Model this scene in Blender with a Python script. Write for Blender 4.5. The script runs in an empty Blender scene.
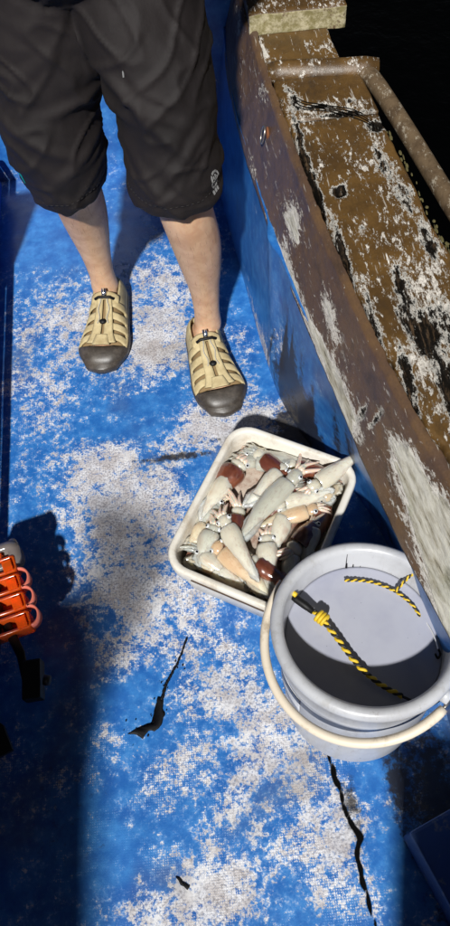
import bpy, bmesh, math, random
from mathutils import Vector, Matrix, noise
from math import sin, cos, pi, radians, sqrt

random.seed(7)
S = bpy.context.scene
C = S.collection
# ------------------------------------------------------------------ camera
CAM_H = 1.34
PITCH, ROLL, FPX = 60.2, 6.3, 700.0
cam_d = bpy.data.cameras.new('camera')
cam = bpy.data.objects.new('camera', cam_d)
C.objects.link(cam)
cam_d.sensor_fit = 'VERTICAL'
cam_d.sensor_height = 24.0
cam_d.lens = 24.0 * FPX / 926.0
cam_d.clip_start = 0.02
cam_d.clip_end = 2000
P = radians(PITCH)
fw = Vector((0, cos(P), -sin(P)))
rt = Vector((1, 0, 0))
up = rt.cross(fw)
r_ = radians(ROLL) * -1
A0 = rt * cos(r_) + up * sin(r_)
A1 = -rt * sin(r_) + up * cos(r_)
M = Matrix((A0, A1, -fw)).transposed().to_4x4()
M.translation = (0, 0, CAM_H)
cam.matrix_world = M
S.camera = cam
# ------------------------------------------------------------------ light
SUN_AZ, SUN_EL = 13.0, 48.0      # light travels towards +Y, SUN_AZ to the right
w = bpy.data.worlds.new('World')
S.world = w
w.use_nodes = True
nt = w.node_tree
bg = nt.nodes['Background']
sky = nt.nodes.new('ShaderNodeTexSky')
sky.sky_type = 'NISHITA'
sky.sun_disc = False
sky.sun_elevation = radians(SUN_EL)
sky.sun_rotation = radians(180 + SUN_AZ)
hs = nt.nodes.new('ShaderNodeHueSaturation')     # night haze round the lamp is nearly colourless
hs.inputs['Saturation'].default_value = .35
nt.links.new(sky.outputs[0], hs.inputs['Color'])
nt.links.new(hs.outputs[0], bg.inputs[0])
bg.inputs[1].default_value = 0.006
sd = bpy.data.lights.new('deck_floodlight', 'SUN')
sd.energy = 4.3
sd.angle = radians(2.2)
sd.color = (1.0, 0.985, 0.955)
sun = bpy.data.objects.new('deck_floodlight', sd)
C.objects.link(sun)
e_, a_ = radians(SUN_EL), radians(SUN_AZ)
tv = Vector((sin(a_) * cos(e_), cos(a_) * cos(e_), -sin(e_)))
sun.rotation_euler = tv.to_track_quat('-Z', 'Y').to_euler()
sun.location = (-1, -4, 5)
S.view_settings.view_transform = 'Standard'
S.view_settings.look = 'None'
S.view_settings.gamma = 1
S.view_settings.exposure = 0.38

# ------------------------------------------------------------------ node helpers
class Mt:
    def __init__(s, name, rough=0.5, color=(.5, .5, .5), **kw):
        s.m = bpy.data.materials.new(name)
        s.m.use_nodes = True
        s.t = s.m.node_tree
        s.b = s.t.nodes['Principled BSDF']
        s.b.inputs['Roughness'].default_value = rough
        s.b.inputs['Base Color'].default_value = (*color, 1)
        for k, v in kw.items():
            s.b.inputs[k.replace('_', ' ')].default_value = v
        s._c = None
    def n(s, t): return s.t.nodes.new(t)
    def L(s, a, b): s.t.links.new(a, b)
    def put(s, inp, v):
        if hasattr(v, 'links') or hasattr(v, 'is_linked'): s.L(v, inp)
        elif isinstance(v, (tuple, list)):
            inp.default_value = (*v, 1) if len(v) == 3 and inp.type == 'RGBA' else v
        else: inp.default_value = v
    def co(s, sc=None, rot=None, kind='Object', raw=False):
        tc = s.n('ShaderNodeTexCoord')
        o = tc.outputs[kind]
        if not raw:
            mp = s.n('ShaderNodeMapping')
            mp.inputs['Location'].default_value = (3.71, 5.37, 1.93)
            s.L(o, mp.inputs[0])
            if sc: mp.inputs['Scale'].default_value = sc
            if rot: mp.inputs['Rotation'].default_value = rot
            o = mp.outputs[0]
        return o
    def noise(s, scale, detail=4, rough=.6, vec=None, dist=0):
        k = s.n('ShaderNodeTexNoise')
        k.inputs['Scale'].default_value = scale
        k.inputs['Detail'].default_value = detail
        k.inputs['Roughness'].default_value = rough
        k.inputs['Distortion'].default_value = dist
        s.L(vec if vec else s.co(), k.inputs['Vector'])
        return k.outputs['Fac']
    def vor(s, scale, vec=None, feature='F1', rnd=1):
        k = s.n('ShaderNodeTexVoronoi')
        k.feature = feature
        k.inputs['Scale'].default_value = scale
        k.inputs['Randomness'].default_value = rnd
        s.L(vec if vec else s.co(), k.inputs['Vector'])
        return k.outputs['Distance']
    def wave(s, scale, axis='X', vec=None, dist=0, dscale=1):
        k = s.n('ShaderNodeTexWave')
        k.bands_direction = axis
        k.inputs['Scale'].default_value = scale
        k.inputs['Distortion'].default_value = dist
        k.inputs['Detail Scale'].default_value = dscale
        s.L(vec if vec else s.co(), k.inputs['Vector'])
        return k.outputs['Fac']
    def ma(s, op, a, b=0.0, c=None, clamp=False):
        k = s.n('ShaderNodeMath')
        k.operation = op
        k.use_clamp = clamp
        s.put(k.inputs[0], a); s.put(k.inputs[1], b)
        if c is not None: s.put(k.inputs[2], c)
        return k.outputs[0]
    def step(s, v, lo, hi, a=0.0, b=1.0):
        k = s.n('ShaderNodeMapRange')
        k.interpolation_type = 'SMOOTHSTEP'
        s.put(k.inputs[0], v)
        for i, x in enumerate((lo, hi, a, b)): k.inputs[i + 1].default_value = x
        return k.outputs[0]
    def mix(s, f, a, b):
        k = s.n('ShaderNodeMix')
        k.data_type = 'RGBA'
        s.put(k.inputs[0], f); s.put(k.inputs[6], a); s.put(k.inputs[7], b)
        return k.outputs[2]
    def attr(s, name):
        k = s.n('ShaderNodeAttribute')
        k.attribute_name = name
        return k.outputs['Fac']
    def color(s, v): s.put(s.b.inputs['Base Color'], v); return s
    def rough(s, v): s.put(s.b.inputs['Roughness'], v); return s
    def bump(s, h, strength=.4, dist=.002):
        k = s.n('ShaderNodeBump')
        k.inputs['Strength'].default_value = strength
        k.inputs['Distance'].default_value = dist
        s.L(h, k.inputs['Height'])
        s.L(k.outputs[0], s.b.inputs['Normal'])
        return s

# ------------------------------------------------------------------ object helpers
def tag(o, label=None, cat=None, group=None, kind=None):
    if label: o['label'] = label
    if cat: o['category'] = cat
    if group: o['group'] = group
    if kind: o['kind'] = kind
    return o
def empty(name, loc=(0, 0, 0), rot=(0, 0, 0), parent=None):
    o = bpy.data.objects.new(name, None)
    C.objects.link(o)
    o.location = loc
    o.rotation_euler = rot
    if parent: o.parent = parent
    return o
def mobj(name, me, mat, parent=None, smooth=True):
    if smooth:
        for p in me.polygons: p.use_smooth = True
    if mat and not me.materials: me.materials.append(mat.m if isinstance(mat, Mt) else mat)
    o = bpy.data.objects.new(name, me)
    C.objects.link(o)
    if parent: o.parent = parent
    return o
class MB:
    """collects vertices and faces of one mesh"""
    def __init__(s): s.v = []; s.f = []
    def add(s, vs, fs):
        o = len(s.v)
        s.v += [tuple(x) for x in vs]
        s.f += [tuple(i + o for i in f) for f in fs]
        return s
    def box(s, c, d, rz=0, rx=0):
        Mx = Matrix.Translation(c) @ Matrix.Rotation(rz, 4, 'Z') @ Matrix.Rotation(rx, 4, 'X')
        vs = [Mx @ Vector((x * d[0] / 2, y * d[1] / 2, z * d[2] / 2)) for x in (-1, 1) for y in (-1, 1) for z in (-1, 1)]
        return s.add(vs, [(0, 1, 3, 2), (4, 6, 7, 5), (0, 4, 5, 1), (2, 3, 7, 6), (0, 2, 6, 4), (1, 5, 7, 3)])
    def loft(s, rings, closed=True, caps=True):
        n = len(rings[0]); vs = [p for r in rings for p in r]; fs = []
        for i in range(len(rings) - 1):
            for j in range(n if closed else n - 1):
                k = (j + 1) % n
                fs.append((i * n + j, i * n + k, (i + 1) * n + k, (i + 1) * n + j))
        if caps:
            fs.append(tuple(range(n))[::-1]); fs.append(tuple(range((len(rings) - 1) * n, len(rings) * n)))
        return s.add(vs, fs)
    def tube(s, pts, rad, n=8, caps=True, flat=1.0):
        pts = [Vector(p) for p in pts]
        rings = []; ref = None
        for i, p in enumerate(pts):
            t = (pts[min(i + 1, len(pts) - 1)] - pts[max(i - 1, 0)]).normalized()
            if ref is None:
                ref = t.orthogonal().normalized()
            ref = (ref - t * ref.dot(t)).normalized()
            b = t.cross(ref)
            r = rad[i] if isinstance(rad, (list, tuple)) else rad
            rings.append([p + (ref * cos(2 * pi * k / n) + b * flat * sin(2 * pi * k / n)) * r for k in range(n)])
        return s.loft(rings, True, caps)
    def ball(s, c, r, n=12, m=8, rot=None):
        r = r if isinstance(r, (tuple, list)) else (r, r, r)
        c = Vector(c); rings = []
        for i in range(1, m):
            a = pi * i / m
            ring = []
            for k in range(n):
                q = Vector((r[0] * sin(a) * cos(2 * pi * k / n), r[1] * sin(a) * sin(2 * pi * k / n), -r[2] * cos(a)))
                if rot: q = rot @ q
                ring.append(c + q)
            rings.append(ring)
        o = len(s.v)
        s.loft(rings, True, False)
        b = Vector((0, 0, -r[2])); t = Vector((0, 0, r[2]))
        if rot: b = rot @ b; t = rot @ t
        i0 = len(s.v); s.v += [tuple(c + b), tuple(c + t)]
        for k in range(n):
            s.f.append((i0, o + (k + 1) % n, o + k))
            s.f.append((i0 + 1, o + (m - 2) * n + k, o + (m - 2) * n + (k + 1) % n))
        return s
    def mesh(s, name='mesh'):
        me = bpy.data.meshes.new(name)
        me.from_pydata(s.v, [], s.f)
        me.validate()
        bm = bmesh.new(); bm.from_mesh(me)
        bmesh.ops.recalc_face_normals(bm, faces=bm.faces)
        bm.to_mesh(me); bm.free()
        return me
    def build(s, name, mat, parent=None, smooth=True, bevel=0, seg=2):
        me = s.mesh(name)
        if bevel:
            bm = bmesh.new(); bm.from_mesh(me)
            bmesh.ops.bevel(bm, geom=list(bm.edges), offset=bevel, segments=seg, affect='EDGES', profile=.6)
            bm.to_mesh(me); bm.free()
        return mobj(name, me, mat, parent, smooth)
def spline(pts, n):
    """Catmull-Rom through tuples of any length"""
    out = []; m = len(pts)
    for i in range(m - 1):
        p0, p1, p2, p3 = pts[max(i - 1, 0)], pts[i], pts[i + 1], pts[min(i + 2, m - 1)]
        for k in range(n):
            t = k / n
            out.append(tuple(.5 * ((2 * b) + (c - a) * t + (2 * a - 5 * b + 4 * c - d) * t * t + (3 * b - a - 3 * c + d) * t ** 3)
                             for a, b, c, d in zip(p0, p1, p2, p3)))
    out.append(tuple(pts[-1]))
    return out
def interp(tab, x):
    if x <= tab[0][0]: return tab[0][1]
    for (a, b), (c, d) in zip(tab, tab[1:]):
        if x <= c: return b + (d - b) * (x - a) / (c - a)
    return tab[-1][1]
def smooth_tab(tab, n=8):
    return spline(tab, n)
def blobs(L, x, y, z=None):
    s = 0
    for b in L:
        if len(b) == 5: cx, cy, rx, ry, a = b; d = ((x - cx) / rx) ** 2 + ((y - cy) / ry) ** 2
        else:
            cx, cy, cz, rx, ry, rz, a = b
            d = ((x - cx) / rx) ** 2 + ((y - cy) / ry) ** 2 + ((z - cz) / rz) ** 2
        if d < 6: s += a * math.exp(-d * 1.1)
    return s
def set_attr(me, name, vals):
    at = me.attributes.new(name, 'FLOAT', 'POINT')
    at.data.foreach_set('value', vals)
def nz(x, y, z, s): return noise.noise(Vector((x * s, y * s, z * s)))
def seg_dist(L, x, y):
    d = 9
    for (ax, ay), (bx, by) in zip(L, L[1:]):
        ux, uy = bx - ax, by - ay
        t = max(0, min(1, ((x - ax) * ux + (y - ay) * uy) / (ux * ux + uy * uy)))
        d = min(d, math.hypot(x - ax - ux * t, y - ay - uy * t))
    return d

# ------------------------------------------------------------------ materials
def blue_paint(name, weave=True, bumps=1.0):
    m = Mt(name)
    wear = m.attr('wear'); grime_shade = m.attr('grime_shade'); crack = m.attr('crack')
    v = m.co()
    big = m.noise(9, 3, .6, v)
    med = m.noise(38, 5, .65, v)
    fine = m.noise(230, 4, .7, v)
    med2 = m.noise(95, 4, .75, v)
    h = m.ma('ADD', m.ma('MULTIPLY', med, 1.15), m.ma('ADD', m.ma('MULTIPLY', fine, .62), m.ma('MULTIPLY', med2, 1.15)))
    h = m.ma('SUBTRACT', h, .86)
    if weave:
        wx = m.wave(82, 'X', v, 1.2, 3); wy = m.wave(82, 'Y', v, 1.2, 3)
        wv = m.ma('MULTIPLY', m.ma('MULTIPLY', wx, wy), m.step(m.noise(11, 3, .6, v), .40, .62, .0, 1))
        h = m.ma('ADD', h, m.ma('MULTIPLY', wv, .16))
    else:
        h = m.ma('ADD', h, .08)
    t = m.ma('ADD', m.ma('ADD', h, wear), m.ma('MULTIPLY', big, .75))
    t = m.ma('SUBTRACT', t, .24)
    mask = m.step(t, .94, 1.16)
    blue = m.mix(m.step(med, .3, .75), (.014, .110, .37), (.045, .210, .52))
    blue = m.mix(m.step(big, .42, .72, 0, .5), blue, (.008, .055, .25))
    # chalky scuffing on the paint
    blue = m.mix(m.ma('MULTIPLY', m.step(m.noise(120, 3, .7, v), .42, .7), m.step(t, .70, 1.02, 0.02, .75)), blue, (.20, .36, .62))
    wcol = m.mix(m.step(m.noise(26, 4, .7, v), .38, .62), (.72, .72, .74), (.52, .48, .46))
    wcol = m.mix(m.step(fine, .38, .56, .75, 0), wcol, (.17, .15, .15))
    if weave: wcol = m.mix(m.step(wv, 0.0, .35, .28, 0), wcol, (.16, .20, .30))
    wcol = m.mix(m.step(m.noise(15, 3, .6, m.co((1, 1, 1))), .52, .68, 0, .5), wcol, (.70, .70, .70))
    col = m.mix(mask, blue, wcol)
    gn = m.ma('ADD', grime_shade, m.ma('MULTIPLY', m.ma('SUBTRACT', m.noise(75, 6, .75, v), .5), 1.5))
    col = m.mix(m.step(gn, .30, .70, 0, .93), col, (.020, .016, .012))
    col = m.mix(m.step(m.noise(6, 2, .5, v), .55, .75, 0, .35), col, (.10, .075, .05))
    col = m.mix(m.step(crack, .35, .6), col, (.004, .004, .004))
    m.color(col)
    m.rough(m.ma('ADD', m.ma('ADD', m.ma('MULTIPLY', mask, .30), .34), m.step(crack, .1, .4, 0, .36)))
    m.put(m.b.inputs['Specular IOR Level'], m.step(crack, .1, .4, .5, 0))
    hh = m.ma('ADD', m.ma('MULTIPLY', mask, -.5), m.ma('MULTIPLY', fine, .5))
    if weave: hh = m.ma('ADD', hh, m.ma('MULTIPLY', m.ma('MULTIPLY', wv, .6), m.step(t, .75, 1.0, .15, 1)))
    m.bump(hh, .45 * bumps, .0012)
    return m
M_deck = blue_paint('worn_blue_deck_paint')
M_side = blue_paint('blue_gelcoat', False, .5)
M_blue = Mt('plain_blue_paint', .4)
_v = M_blue.co()
M_blue.color(M_blue.mix(M_blue.step(M_blue.noise(14, 5, .7, _v), .55, .7, 0, .5), (.008, .10, .50), (.05, .13, .38))).bump(M_blue.noise(60, 4, .6, _v), .25, .002)

def brown_wood(name, base, base2, flecks=1.0):
    m = Mt(name)
    v = m.co()
    vs = m.co((1.0, .38, 1.0), (0, 0, radians(-12)))
    vg = m.co((1.0, .10, 1.0), (0, 0, radians(-10)))
    bare = m.attr('bare'); rot = m.attr('rot')
    n1 = m.noise(30, 6, .7, vs); n2 = m.noise(150, 6, .78, vs); n3 = m.noise(300, 3, .7, v)
    col = m.mix(m.step(m.noise(12, 5, .7, v), .35, .68), base, base2)
    col = m.mix(m.step(n3, .35, .75, 0, .35), col, (base[0] * .4, base[1] * .4, base[2] * .4))
    # paint chips
    f = m.ma('ADD', m.ma('ADD', m.ma('MULTIPLY', n2, .65), m.ma('MULTIPLY', n1, .40)), m.ma('ADD', m.ma('MULTIPLY', bare, .34), m.ma('MULTIPLY', n3, .12)))
    chip = m.step(f, .700 - .03 * flecks, .735 - .03 * flecks)
    col = m.mix(chip, col, m.mix(m.step(n3, .4, .65), (.66, .62, .56), (.34, .31, .27)))
    # bare weathered timber
    g = m.noise(75, 5, .7, vg)
    wood = m.mix(m.step(g, .35, .62), (.34, .31, .23), (.62, .60, .52))
    wood = m.mix(m.step(m.noise(9, 3, .6, v), .50, .68, 0, .6), wood, (.19, .21, .11))
    wood = m.mix(m.step(g, .30, .40, .85, 0), wood, (.05, .04, .03))
    bm_ = m.step(m.ma('ADD', bare, m.ma('MULTIPLY', m.ma('SUBTRACT', m.noise(45, 6, .7, vg), .5), 1.6)), .50, .58)
    edge = m.step(m.ma('ADD', bare, m.ma('MULTIPLY', m.ma('SUBTRACT', m.noise(45, 6, .7, vg), .5), 1.6)), .42, .47)
    col = m.mix(edge, col, (.66, .63, .57))
    col = m.mix(bm_, col, wood)
    rm_v = m.ma('ADD', rot, m.ma('MULTIPLY', m.ma('SUBTRACT', m.noise(90, 6, .8, vs), .5), 1.9))
    col = m.mix(m.step(rm_v, .28, .36), col, (.60, .58, .53))
    col = m.mix(m.step(rm_v, .40, .50), col, m.mix(m.step(m.noise(160, 5, .8, vg), .50, .68), (.006, .005, .004), (.085, .055, .032)))
    # grime film and long scratches
    col = m.mix(m.step(m.noise(22, 6, .75, vs), .52, .72, 0, .6), col, (.030, .022, .016))
    col = m.mix(m.step(m.noise(140, 3, .6, vg), .64, .70, 0, .55), col, (.50, .47, .42))
    m.put(m.b.inputs['Specular IOR Level'], m.step(rm_v, .3, .45, .5, .1))
    m.color(col)
    m.rough(m.step(m.ma('ADD', chip, bm_), 0, 1, .38, .8))
    hh = m.ma('ADD', m.ma('MULTIPLY', n2, .5), m.ma('ADD', m.ma('MULTIPLY', chip, .35), m.ma('MULTIPLY', m.step(rm_v, .3, .6), -1.6)))
    hh = m.ma('ADD', hh, m.ma('MULTIPLY', bm_, m.ma('MULTIPLY', g, .9)))
    m.bump(hh, .7, .0022)
    return m
M_cap = brown_wood('flaking_brown_paint', (.125, .068, .020), (.065, .036, .013), .75)
M_inner = brown_wood('mauve_brown_paint', (.135, .078, .038), (.085, .052, .038), .35)
M_pipe = Mt('weathered_rail_paint', .45)
_v = M_pipe.co()
_c = M_pipe.mix(M_pipe.step(M_pipe.noise(20, 6, .7, _v), .4, .65), (.13, .090, .052), (.070, .046, .026))
_c = M_pipe.mix(M_pipe.step(M_pipe.noise(90, 5, .8, M_pipe.co((1, .5, 1))), .54, .64, 0, .8), _c, (.36, .32, .25))
M_pipe.color(_c).bump(M_pipe.noise(50, 5, .7, _v), .4, .003)
M_end = Mt('mossy_end_grain', .85)
_v = M_end.co()
_c = M_end.mix(M_end.step(M_end.noise(60, 6, .75, _v), .38, .66), (.20, .17, .07), (.46, .41, .27))
_c = M_end.mix(M_end.step(M_end.noise(35, 5, .7, _v), .55, .65, 0, .9), _c, (.10, .055, .03))
M_end.color(_c).bump(M_end.noise(120, 5, .7, _v), .6, .003)

# ------------------------------------------------------------------ setting
def graded(nx, ny, fn):
    vs = [fn(i / nx, j / ny) for j in range(ny + 1) for i in range(nx + 1)]
    fs = [(j * (nx + 1) + i, j * (nx + 1) + i + 1, (j + 1) * (nx + 1) + i + 1, (j + 1) * (nx + 1) + i) for j in range(ny) for i in range(nx)]
    return vs, fs
WEAR = [(-0.351, 1.233, 0.127, 0.129, 0.42), (-0.109, 1.231, 0.096, 0.175, 0.45), (-0.395, 0.99, 0.083, 0.125, 0.38), (-0.152, 1.107, 0.146, 0.076, 0.35), (-0.026, 0.858, 0.135, 0.058, 0.45), (-0.277, 0.759, 0.142, 0.109, 0.45), (-0.259, 0.524, 0.082, 0.123, 0.3), (-0.189, 0.474, 0.07, 0.119, 0.42), (-0.101, 0.443, 0.059, 0.078, 0.35), (-0.214, 0.654, 0.127, 0.091, 0.3), (-0.046, 0.283, 0.101, 0.07, 0.4), (0.061, 0.184, 0.089, 0.081, 0.42), (-0.139, 0.155, 0.053, 0.056, 0.3), (0.106, 0.021, 0.066, 0.098, 0.5), (-0.043, 0.051, 0.101, 0.087, 0.32), (-0.119, -0.043, 0.13, 0.054, 0.42), (-0.263, 0.218, 0.046, 0.034, 0.2), (0.101, 0.868, 0.09, 0.053, 0.25), (0.154, 1.096, 0.029, 0.076, 0.2), (0.08, 0.984, 0.023, 0.057, 0.2), (-0.194, 0.949, 0.082, 0.025, -0.5), (-0.219, 0.883, 0.103, 0.019, -0.4), (-0.384, 1.585, 0.167, 0.136, -0.5), (-0.243, 0.286, 0.056, 0.044, -0.25), (-0.265, 0.042, 0.059, 0.086, -0.25), (0.108, 1.233, 0.038, 0.19, -0.3), (-0.148, 0.312, 0.057, 0.036, -0.15), (-0.356, 0.298, 0.075, 0.32, -0.1)]
GRIME_AND_SHADE = [(.165, .86, .06, .035, 1.0), (-.02, .83, .06, .008, .5), (.30, .02, .06, .22, .9), (.150, .02, .022, .13, .38), (.17, .93, .03, .08, .3), (.205, .80, .03, .03, .9), (-0.109, 0.797, 0.099, 0.013, 0.8), (-0.224, 1.181, 0.037, 0.184, 0.2), (-0.313, 1.409, 0.093, 0.029, 0.25), (0.233, 0.101, 0.023, 0.09, 0.55), (0.14, 0.815, 0.11, 0.019, 0.7), (0.196, 0.842, 0.022, 0.047, 1.0), (-0.373, 1.061, 0.097, 0.024, 0.3), (-0.217, 0.563, 0.124, 0.126, 0.15), (0.0, 0.124, 0.104, 0.046, 0.2), (0.15, 0.078, 0.025, 0.045, 0.3), (-0.254, 0.86, 0.091, 0.01, 0.4), (-0.352, 0.128, 0.105, 0.218, 0.3)]  # strong lower-right entry paints shade into the deck colour; the rest is dirt
CRACK = [(0.122, 0.20), (0.128, 0.141), (0.136, 0.095), (0.139, 0.056), (0.159, 0.019), (0.146, -0.012), (0.15, -0.062), (0.156, -0.11), (.150, -.2)]
WB = smooth_tab([(-1.6, .36), (-.5, .37), (0, .37), (.25, .365), (.45, .35), (.65, .295), (.82, .20), (1.0, .150), (1.3, .12), (1.8, .075), (2.1, .06)])
WT = smooth_tab([(-1.6, .47), (-.3, .40), (0, .355), (.25, .310), (.49, .262), (.65, .235), (.9, .185), (1.15, .155), (1.5, .13), (1.8, .135), (2.4, .16)])
DX0, DX1, DY0, DY1 = -.62, .42, -1.5, 1.84
def deck_fn(u, v):
    x = DX0 + (DX1 - DX0) * u
    y = DY0 + (DY1 - DY0) * (v if True else 0)
    z = .0016 * nz(x, y, 0, 6) + .0007 * nz(x, y, 1, 30)
    wb = interp(WB, y)
    if x > wb - .05: z += .25 * (min(x, wb + .03) - wb + .05) ** 2 * 8
    d = seg_dist(CRACK, x + .006 * nz(x, y, 2, 30), y) + .002 * nz(x, y, 4, 60)
    z -= .004 * max(0, 1 - d / .005)
    return (x, y, z)
vs, fs = graded(230, 700, deck_fn)
mb = MB(); mb.v = vs; mb.f = fs
me = bpy.data.meshes.new('deck'); me.from_pydata(vs, [], fs)
set_attr(me, 'wear', [.055 + .80 * blobs(WEAR, x, y) for x, y, z in vs])
set_attr(me, 'grime_shade', [blobs(GRIME_AND_SHADE, x, y) + (.45 if x > interp(WB, y) - .012 else 0) for x, y, z in vs])
set_attr(me, 'crack', [max(0, 1 - (seg_dist(CRACK, x + .006 * nz(x, y, 2, 30), y) + .003 * nz(x, y, 4, 60)) / (.0075 + .004 * nz(x, y, 8, 25))) for x, y, z in vs])
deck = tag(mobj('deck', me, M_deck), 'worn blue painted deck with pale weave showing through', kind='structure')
# sea
M_sea = Mt('dark_night_water', .12, (.0004, .0005, .0006))
_v = M_sea.co()
M_sea.bump(M_sea.noise(2.2, 5, .6, _v), .5, .08)
M_sea.b.inputs['Specular IOR Level'].default_value = .05
mb = MB(); mb.add([(-400, -400, -.7), (400, -400, -.7), (400, 400, -.7), (-400, 400, -.7)], [(0, 1, 2, 3)])
tag(mb.build('sea', M_sea), 'black night water beyond the gunwale', kind='structure')

# inner hull side (curved sheet with real thickness)
HZ = [0, .02, .06, .12, .18, .24, .30, .352]
WALL_WEAR = [(.16, 1.0, .12, .05, .05, .10, .18), (.14, 1.15, .02, .05, .2, .03, .35), (.15, 1.05, .03, .05, .08, .05, .30), (.18, .86, .04, .06, .06, .06, .45), (.16, .95, .20, .03, .06, .08, .22), (.15, 1.2, .05, .04, .10, .05, .2), (.2, .78, .2, .03, .03, .1, .15)]
WALL_GRIME = [(.18, .87, .08, .08, .07, .10, 1.3), (.20, .82, .04, .10, .07, .04, 1.1), (.17, .93, .16, .05, .007, .10, .9), (.18, .90, .2, .05, .005, .08, .9), (.165, .985, .12, .05, .006, .08, .8), (.25, .72, .20, .05, .015, .12, .6), (.28, .66, .18, .05, .02, .12, .5), (.21, .80, .14, .05, .012, .12, .5), (.17, .92, .1, .05, .010, .1, .45), (.16, .97, .12, .05, .008, .1, .4), (.33, .52, .1, .05, .10, .1, .45), (.16, 1.02, .12, .05, .02, .12, .3), (.15, 1.10, .05, .05, .10, .03, .3), (.19, .83, .05, .05, .035, .06, .9), (.26, .68, .1, .04, .03, .12, .4), (.17, .93, .15, .05, .02, .10, .35), (.18, .88, .22, .04, .012, .1, .35)]
def wall_fn(u, v):
    y = -1.5 + (2.0 + 1.5) * u
    z = -.02 + .385 * v
    t = max(0, min(1, (z) / .36)); t2 = t * t * (3 - 2 * t) * .4 + t * .6
    x = interp(WB, y) * (1 - t2) + interp(WT, y) * t2
    # moulded rib that stands out from the side near the knee of the frame
    yc = 1.0 + .10 * (z / .35 - .5)
    x -= .012 * math.exp(-((y - yc) / .035) ** 2) * min(1, max(0, z / .1))
    x += .002 * nz(x, y, z, 7)
    return (x, y, z)
vs, fs = graded(420, 60, wall_fn)
me = bpy.data.meshes.new('hull_side'); me.from_pydata(vs, [], fs)
def stripes(x, y, z):
    return .55 * max(0, nz(0, y, z * .10, 60)) if .45 < y < 1.15 else 0
set_attr(me, 'wear', [-.20 + blobs(WALL_WEAR, x, y, z) for x, y, z in vs])
set_attr(me, 'grime_shade', [blobs(WALL_GRIME, x, y, z) + stripes(x, y, z) for x, y, z in vs])
set_attr(me, 'crack', [0.0] * len(vs))
hull = mobj('hull_side', me, M_side)
sm = hull.modifiers.new('thickness', 'SOLIDIFY'); sm.thickness = .02; sm.offset = -1
tag(hull, 'curved blue inner side of the boat under the brown gunwale', 'hull side')
# transverse bulkhead behind the person
def bulk_fn(u, v):
    x = -1.3 + 1.46 * u
    return (x, 1.80 + .0015 * nz(x, 0, v, 9) + (.012 if v > .96 else 0), -.01 + .60 * v)
vs, fs = graded(120, 60, bulk_fn)
me = bpy.data.meshes.new('bulkhead'); me.from_pydata(vs, [], fs)
set_attr(me, 'wear', [-.24 + (.25 * max(0, 1 - z / .05)) for x, y, z in vs])
set_attr(me, 'grime_shade', [(.3 if z < .008 else 0) for x, y, z in vs]); set_attr(me, 'crack', [0.0] * len(vs))
b = mobj('bulkhead', me, M_side)
sm = b.modifiers.new('thickness', 'SOLIDIFY'); sm.thickness = .03; sm.offset = -1
tag(b, 'blue cross bulkhead behind the standing person', 'bulkhead')
# low step along the left edge with a rounded nosing
st = tag(empty('side_step', (-.47, 0, 0)), 'low dark blue step running along the left edge of the deck', 'step')
mb = MB()
mb.box((-.27, -.1, .043), (.5, 3.76, .086)); o = mb.build('riser', M_blue, st, False, bevel=.006)
mb = MB(); mb.tube([(-.012, -1.98 + k * .25, .094) for k in range(16)], .010, 12); mb.build('nosing', M_blue, st)
mb = MB(); mb.tube([(-.002, -.7 + k * .2, .022) for k in range(6)], .007, 10); mb.build('conduit', M_blue, st)
st.rotation_euler = (0, 0, radians(2.2))
# board added at far left, shaped to shade the deck there
pt = tag(MB().box((-.815, 1.31, .25), (.55, .024, .46), 0).build('added_shade_board', M_blue, None, False, bevel=.004), 'short blue board added on the left step to shade the far left deck', 'shade_board')
# blue box at the lower right
hb = tag(empty('hatch_box', (.225, .015, 0)), 'blue box with worn edge in the lower right corner', 'box')
hb.rotation_euler = (0, 0, radians(20))
o = M_blue_shaded = Mt('worn_blue_shaded', .7)  # blue paint darkened so the box looks shaded
_v = M_blue_shaded.co()
M_blue_shaded.color(M_blue_shaded.mix(M_blue_shaded.step(M_blue_shaded.noise(30, 6, .75, _v), .54, .66, 0, .7), (.010, .045, .16), (.16, .16, .15)))
o = MB().box((.17, -.20, .052), (.34, .40, .104)).build('box_body', M_blue_shaded, hb, False, bevel=.006)
o = MB().box((.17, -.20, .113), (.35, .41, .016)).build('box_lid', M_blue_shaded, hb, False, bevel=.005)

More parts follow.
